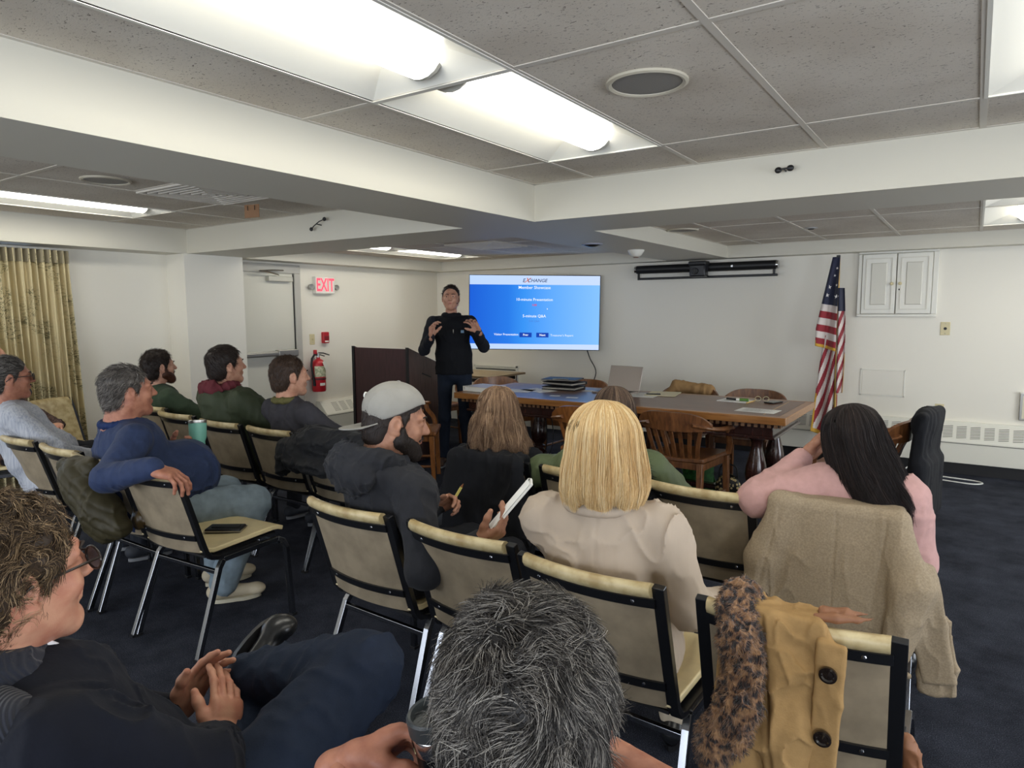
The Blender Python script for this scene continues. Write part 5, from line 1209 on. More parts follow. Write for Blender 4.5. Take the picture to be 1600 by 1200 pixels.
def groove(x0, x1, z0, z1, ys=-.31, d=.004, w=.0045):
    """stitched seam pressed into the outside of a hanging cloth"""
    def g(P):
        t = np.clip((P[..., 2]-z0)/(z1-z0), 0, 1); return d*np.exp(-((P[..., 0]-(x0+(x1-x0)*t))/w)**2)*(P[..., 1] < ys)*((P[..., 2] > min(z0, z1)) & (P[..., 2] < max(z0, z1)))
    return g
# beige coat
bc = drape('wool_coat', 'beige wool coat draped over a chair back behind the pink sweater', 'coat', -.345, 2.79, 2)
o = SDF(); hang(o, -.20, .205, .22, .020); o.cap((-.17, -.34, .82), (-.235, -.36, .62), .035, .050, .04, fl=((0, 1, 0), .7)); o.cap((-.235, -.36, .62), (-.262, -.37, .36), .050, .048, .03, fl=((0, 1, 0), .6))
o.cap((.19, -.34, .815), (.235, -.365, .62), .035, .058, .035, fl=((0, 1, 0), .75)); o.cap((.235, -.365, .62), (.205, -.385, .40), .060, .040, .02, fl=((0, 1, 0), .7)); o.box((.285, -.33, .50), (.05, .012, .19), .011, .05, R=rotm('Y', -.22))
o.post += [folds(.0045, 7, (1, 1, .5), 11), groove(.01, -.005, .83, .2), groove(-.165, -.235, .83, .5), groove(.16, .12, .83, .45)]
body = sl('coat_body', o, .0055, M_beige, bc)
hem = SDF(); hem.box((.312, -.32, .40), (.052, .009, .125), .008, .02, R=rotm('Y', -.10)); hem.post.append(folds(.006, 9, seed=5)); sl('coat_hem', hem, .005, M_beige, bc)
sv = SDF(); sv.cap((.203, -.388, .40), (.198, -.39, .31), .038, .042, .01, fl=((0, 1, 0), .6)); sv.post.append(folds(.004, 12)); cu = sl('cuff', sv, .005, M_beige, bc)
sv = SDF(); sv.cap((.155, -.40, .365), (.245, -.41, .355), .011, k=.01, fl=((0, 1, 0), .6)); sl('cuff_strap', sv, .004, M_beige, bc, par=cu)
# camel coat
cc = drape('camel_coat', 'camel wool coat with two dark buttons hanging over the nearest chair back', 'coat', -.305, 1.83, -2)
o = SDF(); hang(o, -.155, .065, .10, .016, y=-.34, front=.76); o.cap((-.03, -.345, .80), (.0, -.365, .60), .030, .040, .03, fl=((0, 1, 0), .6)); o.cap((.0, -.365, .60), (-.005, -.38, .28), .041, .048, .03, fl=((0, 1, 0), .65)); o.cap((-.10, -.36, .60), (-.10, -.375, .15), .035, .06, .04, fl=((0, 1, 0), .6))
o.post += [folds(.007, 9, (1, 1, .45), 21), groove(-.055, -.02, .84, .5, -.32, .004, .005), groove(-.045, -.008, .84, .5, -.32, -.002, .004), groove(-.12, .03, .63, .40, -.34, .005, .005)]; sl('coat_body', o, .0045, M_camel, cc)
lp_ = SDF(); lp_.cap((.06, -.34, .838), (.085, -.362, .78), .014, .020, .01, fl=((0, 1, 0), .6)); lp_.box((.080, -.362, .665), (.030, .0085, .155), .008, .012, R=rotm('Y', .04)); lp_.post.append(folds(.003, 9)); lap = sl('front_panel', lp_, .004, M_camel, cc)
M_btn = mat('dark_button', '1d1612', .12, coat=.6)
for z, x_ in ((.755, .082), (.615, .077)): obj('button', MB().lathe([(.0, .006), (.010, .004), (.013, .007), (.0175, .006), (.018, 0), (.016, -.004), (.0, -.004)], c=(x_, -.375, z), n=24, R=rotm('X', PI/2+.05)), M_btn, cc)
bl = SDF(); bl.cap((.03, -.385, .52), (.09, -.378, .50), .009, k=.01); sl('belt_loop', bl, .004, M_camel, cc)
ln = SDF(); ln.chain([(.05, -.325, .850), (.085, -.318, .853), (.125, -.30, .852), (.155, -.285, .856)], [.010, .009, .007, .004], .008); ln.chain([(.06, -.30, .856), (.10, -.29, .858), (.14, -.27, .857)], [.010, .009, .005], .012); ln.post.append(folds(.005, 20)); sl('lining_fold', ln, .004, M_tanlth, cc, 'orange-tan lining fold on the chair top')
gv = SDF(); gv.cap((.225, -.20, .56), (.25, -.17, .42), .016, .030, .02); gv.cap((.25, -.17, .42), (.285, -.15, .33), .032, .035, .02); gv.post.append(folds(.007, 18)); sl('hanging_lining', gv, .005, M_tanlth, cc, 'tan lining hanging down in front of the chair')
# leopard scarf
sc2 = drape('leopard_scarf', 'brown leopard-print fur scarf hanging over the camel coat', 'scarf', -.305, 1.83, -2)
pts = smoothpts([(-.11, -.235, .825), (-.11, -.30, .848), (-.105, -.375, .81), (-.085, -.40, .72), (-.105, -.41, .64), (-.13, -.40, .58), (-.14, -.40, .51)], 4)
o = SDF(); o.chain(pts, np.interp(np.arange(len(pts)), [0, 6, 12, 16, 24], [.026, .033, .036, .026, .034]), .02); o.cap((-.075, -.38, .80), (-.068, -.41, .66), .022, .027, .015); o.cap((-.068, -.41, .66), (-.085, -.41, .56), .027, .018, .015)
o.post.append(folds(.007, 24, (1, 1, .7), 31)); V, F = o.mesh(.0035)
rs = np.random.RandomState(3); fi = rs.randint(0, len(F), 9000); p = V[F[fi]].mean(1); nr = np.cross(V[F[fi, 1]]-V[F[fi, 0]], V[F[fi, 2]]-V[F[fi, 0]]); nr /= np.linalg.norm(nr, axis=1, keepdims=True)+1e-9
d = nr+.8*np.stack([vnoise(p, 45, a) for a in (1, 2, 3)], -1)+np.array([0, 0, -.5])+rs.randn(len(p), 3)*.15; d /= np.linalg.norm(d, axis=1, keepdims=True); P = p[:, None]+d[:, None]*np.linspace(0, .011, 4)[None, :, None]+np.array([0, 0, -1])*(np.linspace(0, 1, 4)**2*.004)[None, :, None]
V2, F2, _ = tubes(P, .0008); sl('fur_body', merge([(V, F), (V2, F2)]), 0, M_leo, sc2)
# black coat on the brown-haired woman's chair
b1 = drape('black_coat', 'black wool coat over the chair back of the brown-haired woman', 'coat', -1.83, 2.80, 0)
o = SDF(); hang(o, -.20, .20, .16, .022); o.cap((-.17, -.34, .80), (-.235, -.36, .45), .035, .055, .04, fl=((0, 1, 0), .6)); o.cap((.18, -.34, .80), (.225, -.36, .45), .035, .05, .04, fl=((0, 1, 0), .6))
o.post.append(folds(.008, 8, (1.2, 1, .3), 41)); sl('coat_body', o, .009, M_blkwool, b1)
# black jacket behind the capped man
b2 = drape('black_jacket', 'black jacket with a thick sleeve heaped over the last chair of the hooded row', 'jacket', -2.90, 2.74, 0)
o = SDF(); o.cap((-.22, -.36, .74), (-.02, -.34, .80), .062, .075, .04); o.cap((-.02, -.34, .80), (.30, -.32, .80), .075, .08, .04); o.cap((-.22, -.36, .74), (-.255, -.37, .645), .06, .045, .03); o.cap((-.15, -.38, .70), (.1, -.38, .68), .055, .06, .04); o.box((.04, -.28, .84), (.2, .07, .03), .025, .04)
o.post.append(folds(.011, 9, (.5, 1, 1.2), 51)); sl('jacket_body', o, .007, M_blksoft, b2)
# olive quilted vest
q1 = drape('quilted_vest', 'dark olive quilted vest stuffed behind the man in the blue pullover', 'vest', -3.40, 1.80, 0)
o = SDF(); o.cap((-.14, -.36, .78), (.10, -.35, .80), .035, .045, .04); o.cap((.0, -.38, .76), (.20, -.36, .62), .07, .075, .05); o.cap((.20, -.36, .62), (.30, -.34, .55), .07, .05, .04); o.cap((.02, -.38, .70), (.22, -.37, .52), .06, .05, .05)
o.post.append(lambda P: .006*np.abs(np.sin((P[..., 0]*.6+P[..., 2])*PI/.05))**.5*-1+.004); o.post.append(folds(.006, 9, seed=61)); sl('vest_body', o, .006, M_quilt, q1)
o = SDF(); o.cap((.27, -.22, .56), (.33, -.1, .50), .05, .045, .03); o.cap((.24, -.2, .62), (.3, -.16, .5), .04, .04, .03); o.post.append(folds(.007, 14, seed=62)); sl('vest_tail', o, .006, mat('vest_lining', '4d3c20', .35, bump=.2, bscale=40), q1, 'brown shiny vest tail on the next seat')
# black coat on end armchair, tan jacket on far armchair
b3 = drape('dark_coat', 'black coat covering the back of the armchair at the right end of the table', 'coat', -.52, 5.0, -80)
o = SDF(); o.box((0, -.31, .66), (.24, .035, .22), .035, .03, R=rotm('X', .1)); o.ell((0, -.30, .80), (.22, .06, .085), .04); o.box((0, -.33, .38), (.25, .04, .2), .04, .05); o.post.append(folds(.005, 7, (1.2, 1.2, .3), 71)); sl('coat_body', o, .012, M_blkwool, b3)
b4 = drape('tan_jacket', 'tan jacket over the back of an armchair behind the table', 'jacket', -2.15, 5.88, 178)
o = SDF(); o.cap((-.16, -.29, .76), (.14, -.29, .79), .05, .055, .04); o.box((0, -.33, .62), (.2, .03, .16), .03, .05); o.cap((.14, -.28, .78), (.25, -.22, .68), .045, .03, .03); o.post.append(folds(.009, 11, seed=81)); sl('jacket_body', o, .010, cloth('tan_cotton', '9a7a52', .8), b4)
print('coats', round(time.time()-T0, 1))

# ------------------------------------------------------------------ the people
M_jean = cloth('light_denim', '76848d', .8, 300, .15, 18); M_navyp = cloth('navy_chino', '1a2333', .8); M_blackp = cloth('black_trousers', '17181c', .8); M_dgrey = cloth('dark_grey_trousers', '24272e', .8)
M_blue = cloth('blue_pullover', '2a3654', .75, sheen=.3); M_greenf = cloth('green_fleece', '354232', .95, sheen=.3); M_olive = cloth('olive_parka', '39402f', .6, 60, .06, 8, .1, .1)
M_maroon = cloth('maroon_hoodie', '5c2a30', .9); M_dgj = cloth('dark_grey_jersey', '3b3a3f', .9); M_dgjs = cloth('olive_collar', '5d5a38', .9); M_stripe = cloth('striped_shirt', 'b3b6bd', .8, 200, .12, 120, col2='959aa6', stretch=(1, 1, .05))
M_lace = cloth('dark_lace', '2a2120', .9, 120, .8, 70, col2='5a4742'); M_hood = cloth('charcoal_hoodie', '26272b', .9, sheen=.3); M_blkk = cloth('black_knit', '141519', .9); M_padg = cloth('green_padded', '556044', .55, 60, .05, 8, .1, .1)
M_blazer = cloth('beige_blazer', 'a99a89', .7, 400, .03, 10, .15, .1); M_pink = cloth('pink_sweater', 'b48e89', .95, 350, .05, 40, .4); M_knit = cloth('navy_knit', '0e111b', .9, 150, sheen=.2); M_fur = cloth('black_fur', '0d0d10', 1)
M_rib = mat('navy_rib', '121623', .9, sheen=.15); N, L, B = nodes(M_rib); tc = N.new('ShaderNodeTexCoord'); wv = N.new('ShaderNodeTexWave'); wv.inputs['Scale'].default_value = 70; wv.bands_direction = 'DIAGONAL'; L.new(tc.outputs['Object'], wv.inputs['Vector']); bp = N.new('ShaderNodeBump'); bp.inputs['Strength'].default_value = .8; bp.inputs['Distance'].default_value = .003; L.new(wv.outputs['Fac'], bp.inputs['Height']); L.new(bp.outputs[0], B.inputs['Normal'])
M_shoe = mat('black_leather', '17181a', .3); M_snk = mat('tan_sneaker', 'b3a78f', .7, bump=.3, bscale=300); M_snks = mat('sneaker_sole', 'bdb6a0', .6); M_gs = mat('dark_sneaker', '2c2f36', .7); M_grs = mat('grey_sole', '7b7d80', .6)
M_glass = mat('glasses_black', '1a1a1c', .3); M_cuffw = mat('shirt_white', 'dfe3ea', .8)

# presenter
p = Person('standing person in a dark softshell vest, both hands raised beside the screen', (-4.175, 5.12, 1.625), 137+8, (-4.16, 5.14, .93), 143, hpitch=2, skin='fair', neck=.175, sh=.185, w=1.0, hs=.98,
           legs=[[(-4.06, 5.10, .48), (-4.02, 5.08, .09)], [(-4.27, 5.04, .48), (-4.28, 5.0, .09)]])
# facing the camera: his right is towards the left of the photo
fw = p.f; rt = p.r
p.hip = [p.P-rt*.09, p.P+rt*.09]; p.legs = [[p.P-rt*.10+np.array([0, 0, -.45]), p.P-rt*.13+np.array([0, 0, -.84])], [p.P+rt*.10+fw*.03+np.array([0, 0, -.45]), p.P+rt*.12+fw*.02+np.array([0, 0, -.84])]]
eR = p.P+rt*.285+fw*.06+np.array([0, 0, .20]); eL = p.P-rt*.285+fw*.06+np.array([0, 0, .23])
wR = p.P+rt*.20+fw*.24+np.array([0, 0, .345]); wL = p.P-rt*.235+fw*.24+np.array([0, 0, .385])
p.arm('R', eR, wR, (fw*.1+np.array([0, 0, 1])-rt*.1, -rt*.8+fw*.5, dict(curl=(30, 35, 25), spread=8, vox=.0035)))
p.arm('L', eL, wL, (fw*.1+np.array([0, 0, .9])+rt*.55, rt*.5+fw*.8, dict(curl=(22, 30, 20), spread=14, vox=.0035)))
p.build_body(neck_r=.055); p.eyes(look=(.6, .4)); p.brows(H_dk, .004); p.lips()
p.top('shirt', cloth('dark_shirt', '1b1d24', .8), .008, .004, ar=(.070, .060, .042), low=False, cuff=.01, extra=lambda o: o.cut(lambda P: P[..., 2]-.91, p.P-.4, np.array([p.P[0]+.4, p.P[1]+.4, .92]), .006))
def _e(o): o.cap(p.P+np.array([0, 0, -.06]), p.P+np.array([0, 0, .14]), .182, .170, .05, fl=(p.f, .72)); o.cut(lambda P: P[..., 2]-.895, p.P-.4, np.array([p.P[0]+.4, p.P[1]+.4, .91]), .006)
vv = p.top('vest', mat('softshell_black', '0e1015', .8, spec=.2, bump=.15, bscale=300), .008, .004, t=.012, arms=False, low=False, extra=_e)
p.ring('vest_collar', M_blkk, (0, .0, .012), .070, .024)
c = p.P+fw*.135; R_ = np.stack([rt, fw, (0, 0, 1)], 1); lo_ = np.array(p.root.location)
zp = MB(); zp.tube([p.P+fw*.150+np.array([0, 0, .36])-lo_, p.P+fw*.150+np.array([0, 0, .40])-lo_], .004, 6); link('zip_pull', mesh_from('zip_pull', zp.v, zp.f, M_steel, True), vv)
zp = MB().box(p.P+fw*.150-rt*.085+np.array([0, 0, .38])-lo_, (.03, .008, .025), R_); link('badge', mesh_from('badge', zp.v, zp.f, mat('badge_blue', '5c7f9c', .5)), vv)
p.trousers(cloth('navy_jeans', '1a2230', .8), t=-.01, r=(.09, .07, .062)); p.shoes(mat('brown_shoe', '4d3a2c', .5), M_grs, dirs=[p.f-p.r*.3, p.f+p.r*.2])
p.short_hair(H_dk, 2200, .026, .0012, 5, comb=lambda P: np.array([.3, -.6, .1]), lift=.35, capkw=dict(hl=-.018, off=.001))
hm = MB().tube(smoothpts([(-.078, .0, .015), (-.082, .03, -.03), (-.066, .07, -.055)]), .0025, 6).ball((-.066, .072, -.056), .006, 8); p.wear('headset_microphone', hm.v, hm.f, M_black)
p.beard(H_dk, n=900, length=.006) if False else None

# man in blue pullover with tumbler
p = Person('heavy person in a blue pullover, arm over the next chair, holding a mint tumbler', (-3.335, 1.65, 1.125), 14, (-3.34, 1.74, .55), 16, w=1.12, depth=1.3, skin='ruddy', sh=.19, hs=1.03, hpitch=2, neckvec=(0, -.045, -.15))
p.legs = [[np.array([-3.42, 2.18, .50]), np.array([-3.40, 2.1, .09])], [np.array([-3.12, 2.14, .50]), np.array([-3.16, 1.98, .09])]]
p.arm('R', (-3.03, 1.385, .80), (-2.79, 1.455, .862), ((.55, .42, -.25), (.1, .2, -1), dict(curl=(22, 28, 18), spread=5, vox=.003, sc=1.08)))
p.arm('L', (-3.63, 1.72, .74), (-3.43, 1.88, .80), ((.75, .75, .12), (.45, -.6, .3), dict(curl=(40, 50, 35), spread=3, vox=.0035, thumb=(-.5, .5, -.7))))
p.build_body(fat=.010, neck_r=.066); p.eyes(look=(0, 0)); p.brows(H_gr); p.lips()
def _e(o): o.ell(p.P+p.f*.16+np.array([0, 0, .14]), (.19, .15, .17), .06, R=p.T)
p.top('pullover', M_blue, .0065, .007, 9, 3, belly=.05, ar=(.080, .070, .046), t=.01, extra=_e, chestw=.01, cuff=-.004)
p.ring('collar', cloth('navy_collar', '1f2f55', .8), (0, .0, .005), .074, .018)
p.trousers(M_jean, t=.012, vox=.009, r=(.095, .078, .062), fold=.005)
p.shoes(M_snk, M_snks, dirs=[(.3, 1, 0), (.5, .85, 0)], vox=.006)
p.short_hair(H_gr, 5200, .026, .0009, 12, curl=.4, comb=lambda P: np.array([0, -.7, -.6]), base_tint=.45, capkw=dict(hl=.002))
tu = thing('tumbler', 'mint green insulated tumbler held by the heavy person in blue', 'tumbler', (-3.335, 1.985, .775)); tu.rotation_euler = (math.radians(-6), math.radians(-8), 0)
obj('cup', MB().lathe([(.001, 0), (.030, 0), (.034, .004), (.034, .05), (.0345, .055), (.042, .075), (.0445, .15), (.0445, .158), (.041, .158), (.0405, .08), (.001, .01)], n=32), mat('mint_enamel', '6ba593', .45, bump=.05, bscale=600), tu)
obj('base_ring', MB().lathe([(.001, -.002), (.033, -.002), (.034, .008), (.0345, .009)], n=28), M_steel, tu); obj('rim', MB().lathe([(.0448, .15), (.0455, .152), (.0455, .165), (.043, .168), (.040, .166), (.040, .15)], n=28), M_steel, tu)
obj('lid', MB().lathe([(.041, .160), (.036, .163), (.034, .158), (.001, .158)], n=28), mat('clear_lid', 'd5dbd9', .1, trans=.5), tu)

# striped shirt man and lace top woman
p = Person('person in a pale striped shirt and glasses, slicked grey hair, at the left edge', (-4.59, 1.61, 1.13), 12, (-4.36, 1.72, .54), 14, w=1.08, depth=1.15, skin='ruddy', hs=1.02, hpitch=0)
p.arm('R', (-4.14, 1.68, .72), (-4.12, 1.95, .64), ((0, 1, 0), (0, 0, -1), dict(vox=.004))); p.arm('L', (-4.72, 1.78, .68), (-4.55, 2.05, .60))
p.build_body(fat=.006); p.eyes(); p.lips(); p.brows(H_gr); p.glasses(M_glass)
p.top('shirt', M_stripe, .007, .006, 10, 8, belly=.04, ar=(.07, .06, .042), t=.008); p.ring('collar', M_stripe, (0, -.0, .0), .066, .014)
p.trousers(M_dgrey); p.shoes(M_gs, M_grs)
p.short_hair(H_gr, 4500, .04, .0009, 14, comb=lambda P: np.array([0, -1, -.1]), lift=.06, curl=.12, base_tint=.2, capkw=dict(hl=.006, noise=.0015))
g = SDF(); g.ell((0, .080, -.085), (.02, .02, .025), .01); g.cap((-.02, .094, -.042), (.02, .094, -.042), .005); V, F = g.mesh(.003); p.wear('goatee', V, F, H_gr, tint=np.full(len(V), .4))
p = Person('person with fair hair in a dark lace top, behind the striped shirt', (-5.79, 1.93, 1.165), 25, (-5.52, 1.97, .53), 35, w=.9, skin='fair', neckvec=(.04, -.03, -.18))
p.arm('R', (-5.46, 1.82, .72), (-5.34, 1.93, .765), ((1, .15, .05), (0, 0, -1), dict(curl=(30, 35, 20), vox=.004))); p.arm('L', (-5.62, 2.2, .7), (-5.30, 2.12, .72), ((1, -.5, 0), (0, 0, -1), dict(curl=(30, 35, 20), vox=.004)))
p.legs = [[np.array([-5.32, 2.36, .50]), np.array([-5.28, 2.38, .09])], [np.array([-5.14, 2.22, .50]), np.array([-5.12, 2.26, .09])]]
p.build_body(); p.eyes()
p.top('lace_top', M_lace, .008, .008, 12, 9, ar=(.06, .055, .045), bust=.03); p.trousers(M_blackp); p.shoes(M_shoe)
def bob(rx=.1, ry=.112, zb=-.17, flare=.12, tuck=.15, top=.133, c=(0, -.016), skew=(0, 0), eq=.03, wav=0.0):
    def fn(u, t):
        if t < .4: a = t/.4*PI/2; rr = math.sin(a)**.85; z = eq+(top-eq)*math.cos(a); s_ = 0
        else: s_ = (t-.4)/.6; z = eq-(eq-zb)*s_; rr = 1+flare*math.sin(min(1, s_*1.15)*PI/2)-tuck*max(0, s_-.75)/.25*.5+wav*math.sin(s_*9+u*5)
        return (c[0]+rx*rr*math.sin(u)+skew[0]*s_**1.5, c[1]-ry*rr*math.cos(u)+skew[1]*s_**1.5, z)
    return fn
profile_hair(p, H_bl, bob(.092, .106, -.13), 1800, r=.0012, seed=9, az=(-2.35, 2.35))

# three men of the second left row
p = Person('bearded person in a green pullover', (-4.985, 2.70, 1.10), 10, (-4.93, 2.80, .53), 6, w=1.0, skin='fair', hpitch=4)
p.root['label'] = 'bearded person in a dark green pullover, second left row'
p.arm('R', (-4.60, 2.86, .70), (-4.72, 3.1, .62)); p.arm('L', (-5.2, 2.9, .70), (-5.05, 3.1, .62)); p.build_body(); p.eyes(); p.brows(H_dk, .004); p.lips()
p.top('fleece', M_greenf, .008, .005, 9, 13, ar=(.068, .058, .04), t=.01); p.ring('collar', M_greenf, (0, 0, .005), .068, .018); p.trousers(M_dgrey); p.shoes(M_gs)
p.short_hair(H_dk, 3000, .034, .0011, 15, comb=lambda P: np.array([.2, -.7, .1]) if P.ndim == 1 else np.stack([P[:, 0]*0+.2, -.5+P[:, 2]*6, -.3+P[:, 2]*3], -1), lift=.35, capkw=dict(off=.003)); p.beard(hair_mat('beard_auburn', [(0, '2a1710'), (.6, '54301f'), (1, '7a4a30')]), n=1400)
p = Person('person in an olive parka with a maroon hood, dark hair, second left row', (-4.02, 2.62, 1.155), 16, (-3.95, 2.74, .54), 4, w=1.15, depth=1.2, skin='fair', hpitch=3, hs=1.02)
p.arm('R', (-3.60, 2.80, .70), (-3.7, 3.1, .62)); p.arm('L', (-4.3, 2.85, .70), (-4.1, 3.1, .62)); p.build_body(); p.eyes(); p.brows(H_dk); p.lips()
def _e(o): o.ell(p.N-p.f*.11-p.up*.06, (.12, .06, .10), .04, R=p.T)
p.top('parka', M_olive, .008, .008, 8, 17, t=.03, ar=(.08, .07, .05), extra=_e)
h_ = SDF(); h_.ell(p.N-p.f*.075+p.up*.03, (.11, .06, .055), .03, R=p.T)
for a in np.linspace(-.3, PI+.3, 9): h_.cap(p.N+p.up*.035+p.r*.09*math.cos(a)+p.f*.085*math.sin(a), p.N+p.up*.035+p.r*.09*math.cos(a+.4)+p.f*.085*math.sin(a+.4), .032, k=.015)
h_.post.append(folds(.008, 16, seed=4)); sdf_obj('hood', h_, .006, M_maroon, p.root, 'maroon hood folded round the neck')
p.trousers(M_blackp); p.shoes(M_gs, M_grs); p.short_hair(H_dk, 3200, .03, .0011, 18, comb=lambda P: np.array([.1, .5, -.5]), lift=.15, curl=.15, capkw=dict(off=.006, hl=-.008, noise=.0015))
p = Person('young person in a dark grey jersey, cropped brown hair, nearest the door', (-3.395, 2.63, 1.115), 20, (-3.39, 2.74, .53), 4, w=.98, skin='fair', hpitch=0, neckvec=(0, -.04, -.155))
p.arm('R', (-3.08, 2.80, .70), (-3.2, 3.1, .62)); p.arm('L', (-3.68, 2.85, .70), (-3.5, 3.1, .62)); p.build_body(); p.eyes(); p.brows(H_dk); p.lips()
p.top('jersey', M_dgj, .008, .005, 9, 19, t=.006, ar=(.07, .058, .04)); p.ring('collar', M_dgjs, (0, 0, .022), .060, .016, lab='olive collar'); p.trousers(M_blackp); p.shoes(M_gs, M_grs)
p.short_hair(H_br, 4200, .018, .0011, 21, comb=lambda P: np.array([.1, -.3, -.8]), lift=.3, base_tint=.2, capkw=dict(off=.001, hl=-.004))
print('left people', round(time.time()-T0, 1))

# capped man with booklet
p = Person('bearded person in a charcoal hoodie and grey backwards cap reading a booklet', (-1.705, 1.77, 1.10), 40, (-1.75, 1.85, .54), 14, w=1.08, depth=1.1, skin='tan', hpitch=-9, hroll=-3, hs=1.04, neckvec=(-.03, -.07, -.135), shdrop=.05)
p.shL = p.N-p.r*.19-p.up*.07; p.shR = p.N+p.r*.19+p.f*.02-p.up*.09
p.arm('R', (-1.45, 1.62, .66), (-1.385, 1.83, .700), ((.62, .35, .42), (-.45, .25, .75), dict(cur=[(38, 25, 15), (42, 30, 15), (46, 34, 18), (48, 38, 20)], spread=2, thumb=(-.35, .75, -.5), vox=.003, sc=1.05)))
p.arm('L', (-2.0, 2.02, .68), (-1.90, 2.19, .66), ((.7, .45, .3), (.2, -.7, -.5), dict(curl=(50, 50, 30), vox=.0035)))
p.build_body(fat=.003, neck_r=.062); p.brows(H_dk, .004); p.lips()
def _e(o):
    o.cap(p.N-p.f*.05-p.r*.10-p.up*.03, p.N-p.f*.05+p.r*.10-p.up*.03, .05, k=.06)
p.top('hoodie', M_hood, .006, .007, 8, 23, t=.012, ar=(.076, .066, .045), extra=_e, chestw=.01, cuff=.0)
h_ = SDF(); h_.ell(p.N-p.f*.105-p.up*.02, (.135, .07, .085), .04, R=p.T@rotm('X', .5))
for a in np.linspace(0, 2*PI, 17)[:-1]: h_.cap(p.N+p.up*(.018-.035*math.sin(a))+p.r*.10*math.cos(a)+p.f*(.085*math.sin(a)-.01), p.N+p.up*(.018-.035*math.sin(a+.4))+p.r*.10*math.cos(a+.4)+p.f*(.085*math.sin(a+.4)-.01), .027, k=.03)
h_.post.append(folds(.010, 12, (1, 1, .8), 24)); sdf_obj('hood', h_, .0055, M_hood, p.root)
p.trousers(M_blackp); p.shoes(M_gs, M_grs)
p.beard(hair_mat('beard_black', [(0, '15110f'), (.7, '2c231e'), (1, '4a3c33')]), n=3200, length=.009)
p.short_hair(H_dk, 2500, .014, .0008, 25, lift=.2, base_tint=.2, capkw=dict(off=-.002, hl=.012, noise=.001))
M_cap = cloth('cap_grey', '8e8c86', .8, 300, .04, 20)
o = SDF(); o.ell((0, -.014, .052), (.087, .109, .092), .01, R=rotm('X', .05)); nrm = unit((0, -.52, 1)); o.cut(lambda P: (P@nrm)-.036, (-.15, -.16, -.1), (.15, .16, .06), .006); o.post.append(lambda P: .0015*vnoise(P, 18, 2)-.0022*np.exp(-(np.abs(P[..., 0])/.0025)**2)-.0018*np.exp(-(np.abs(np.abs(P[..., 0])-(.06-.35*np.abs(P[..., 1]+.014)*.4))/.0025)**2))
V, F = o.mesh(.0035); cp = p.wear('cap', V, F, M_cap, label='grey cap worn backwards')
def brim(u, v):
    a = (u-.5)*2.0; rr = 1+.0*v; x = .088*math.sin(a)*(1+.02*v); y = -.014-.104*math.cos(a)-.072*v*math.cos(a)**.6; return (x, y, .041+.52*(-.014-.104*math.cos(a))-.004-.014*v-.012*(math.sin(a))**2*v)
mb = MB().sheet(brim, 19, 9, .004); p.wear('brim', mb.v, mb.f, M_cap, 40, par=cp)
mb = MB().ball((0, -.01, .145), (.008, .008, .004), 10); p.wear('cap_button', mb.v, mb.f, M_cap, par=cp)
lgm = MB()
for s_ in (0, .0): pass
lgm.tube(smoothpts([(-.055, -.099, .085), (-.038, -.113, .092), (-.03, -.117, .08), (-.05, -.106, .072), (-.036, -.114, .062), (-.058, -.099, .06)], 4), .0035, 6); p.wear('cap_emblem', lgm.v, lgm.f, mat('emblem_white', 'e2e2de', .6), par=cp)
bk = thing('folded_booklet', 'thin white stapled booklet in the hand of the capped person', 'booklet', (-1.295, 1.905, .832)); Rb = hand_frame((.50, .34, .72), (.62, .40, -.62))
bm = MB(); bm.box((0, 0, 0), (.085, .215, .008), Rb); obj('pages', bm, M_paper, bk, bevel=.001)
bm = MB(); bm.sheet(lambda u, v: tuple(Rb@np.array([(u-.5)*.083, (v-.5)*.21, .006+.010*math.sin(u*PI)])), 7, 3, .0012); obj('top_page', bm, M_paper, bk)
bm = MB()
for i in range(11): bm.box(Rb@np.array([.02, -.08+i*.015, -.0045]), (.03, .004, .0006), Rb)
obj('print', bm, M_ink, bk)
pn = thing('yellow_pencil', 'short yellow pencil in the left hand of the capped person', 'pencil', (-1.83, 2.24, .70)); obj('shaft', MB().cyl((-.01, 0, -.03), (.03, .02, .045), .006), mat('pencil_yellow', 'd9cf74', .5), pn); obj('tip', MB().cyl((.03, .02, .045), (.038, .024, .06), .006, .001), M_cw, pn)
cf = thing('coffee_cup', 'paper coffee cup with a black lid by the capped person, knee height', 'cup', (-1.985, 2.30, .535)); obj('cup', MB().lathe([(.001, 0), (.028, 0), (.038, .10), (.001, .10)], n=28), mat('cup_sleeve', '3a3d42', .6), cf)
obj('lid', MB().lathe([(.0385, .095), (.042, .098), (.042, .106), (.038, .108), (.036, .118), (.033, .118), (.031, .110), (.001, .110)], n=28), M_black, cf)

# blonde woman in blazer
p = Person('person with a blonde bob in a beige blazer, seen from behind', (-.845, 1.70, 1.115), -32, (-.83, 1.76, .54), -14, w=1.0, depth=1.05, skin='fair', neck=.16, sh=.165, shdrop=.045, hpitch=-4, hs=1.0)
p.arm('R', (-.60, 1.73, .70), (-.52, 1.96, .64), ((-.4, .9, -.1), (0, 0, -1), dict(vox=.004))); p.arm('L', (-1.05, 1.86, .70), (-.95, 2.05, .62)); p.build_body()
def _e(o):
    o.ell(p.P+p.up*.0-p.f*.02, (.185, .15, .14), .05, R=p.T)
    for q in (-1, 1): o.ell(p.N+p.r*q*.168-p.up*.045, (.048, .058, .034), .03, R=p.T)
    cb = p.chest; o.post.append(lambda P: .004*np.exp(-(((P-cb)@p.r)/.004)**2)*((P-cb)@p.f < -.05))
p.top('blazer', M_blazer, .005, .008, 8, 27, t=.012, ar=(.068, .060, .050), extra=_e)
cr_ = SDF()
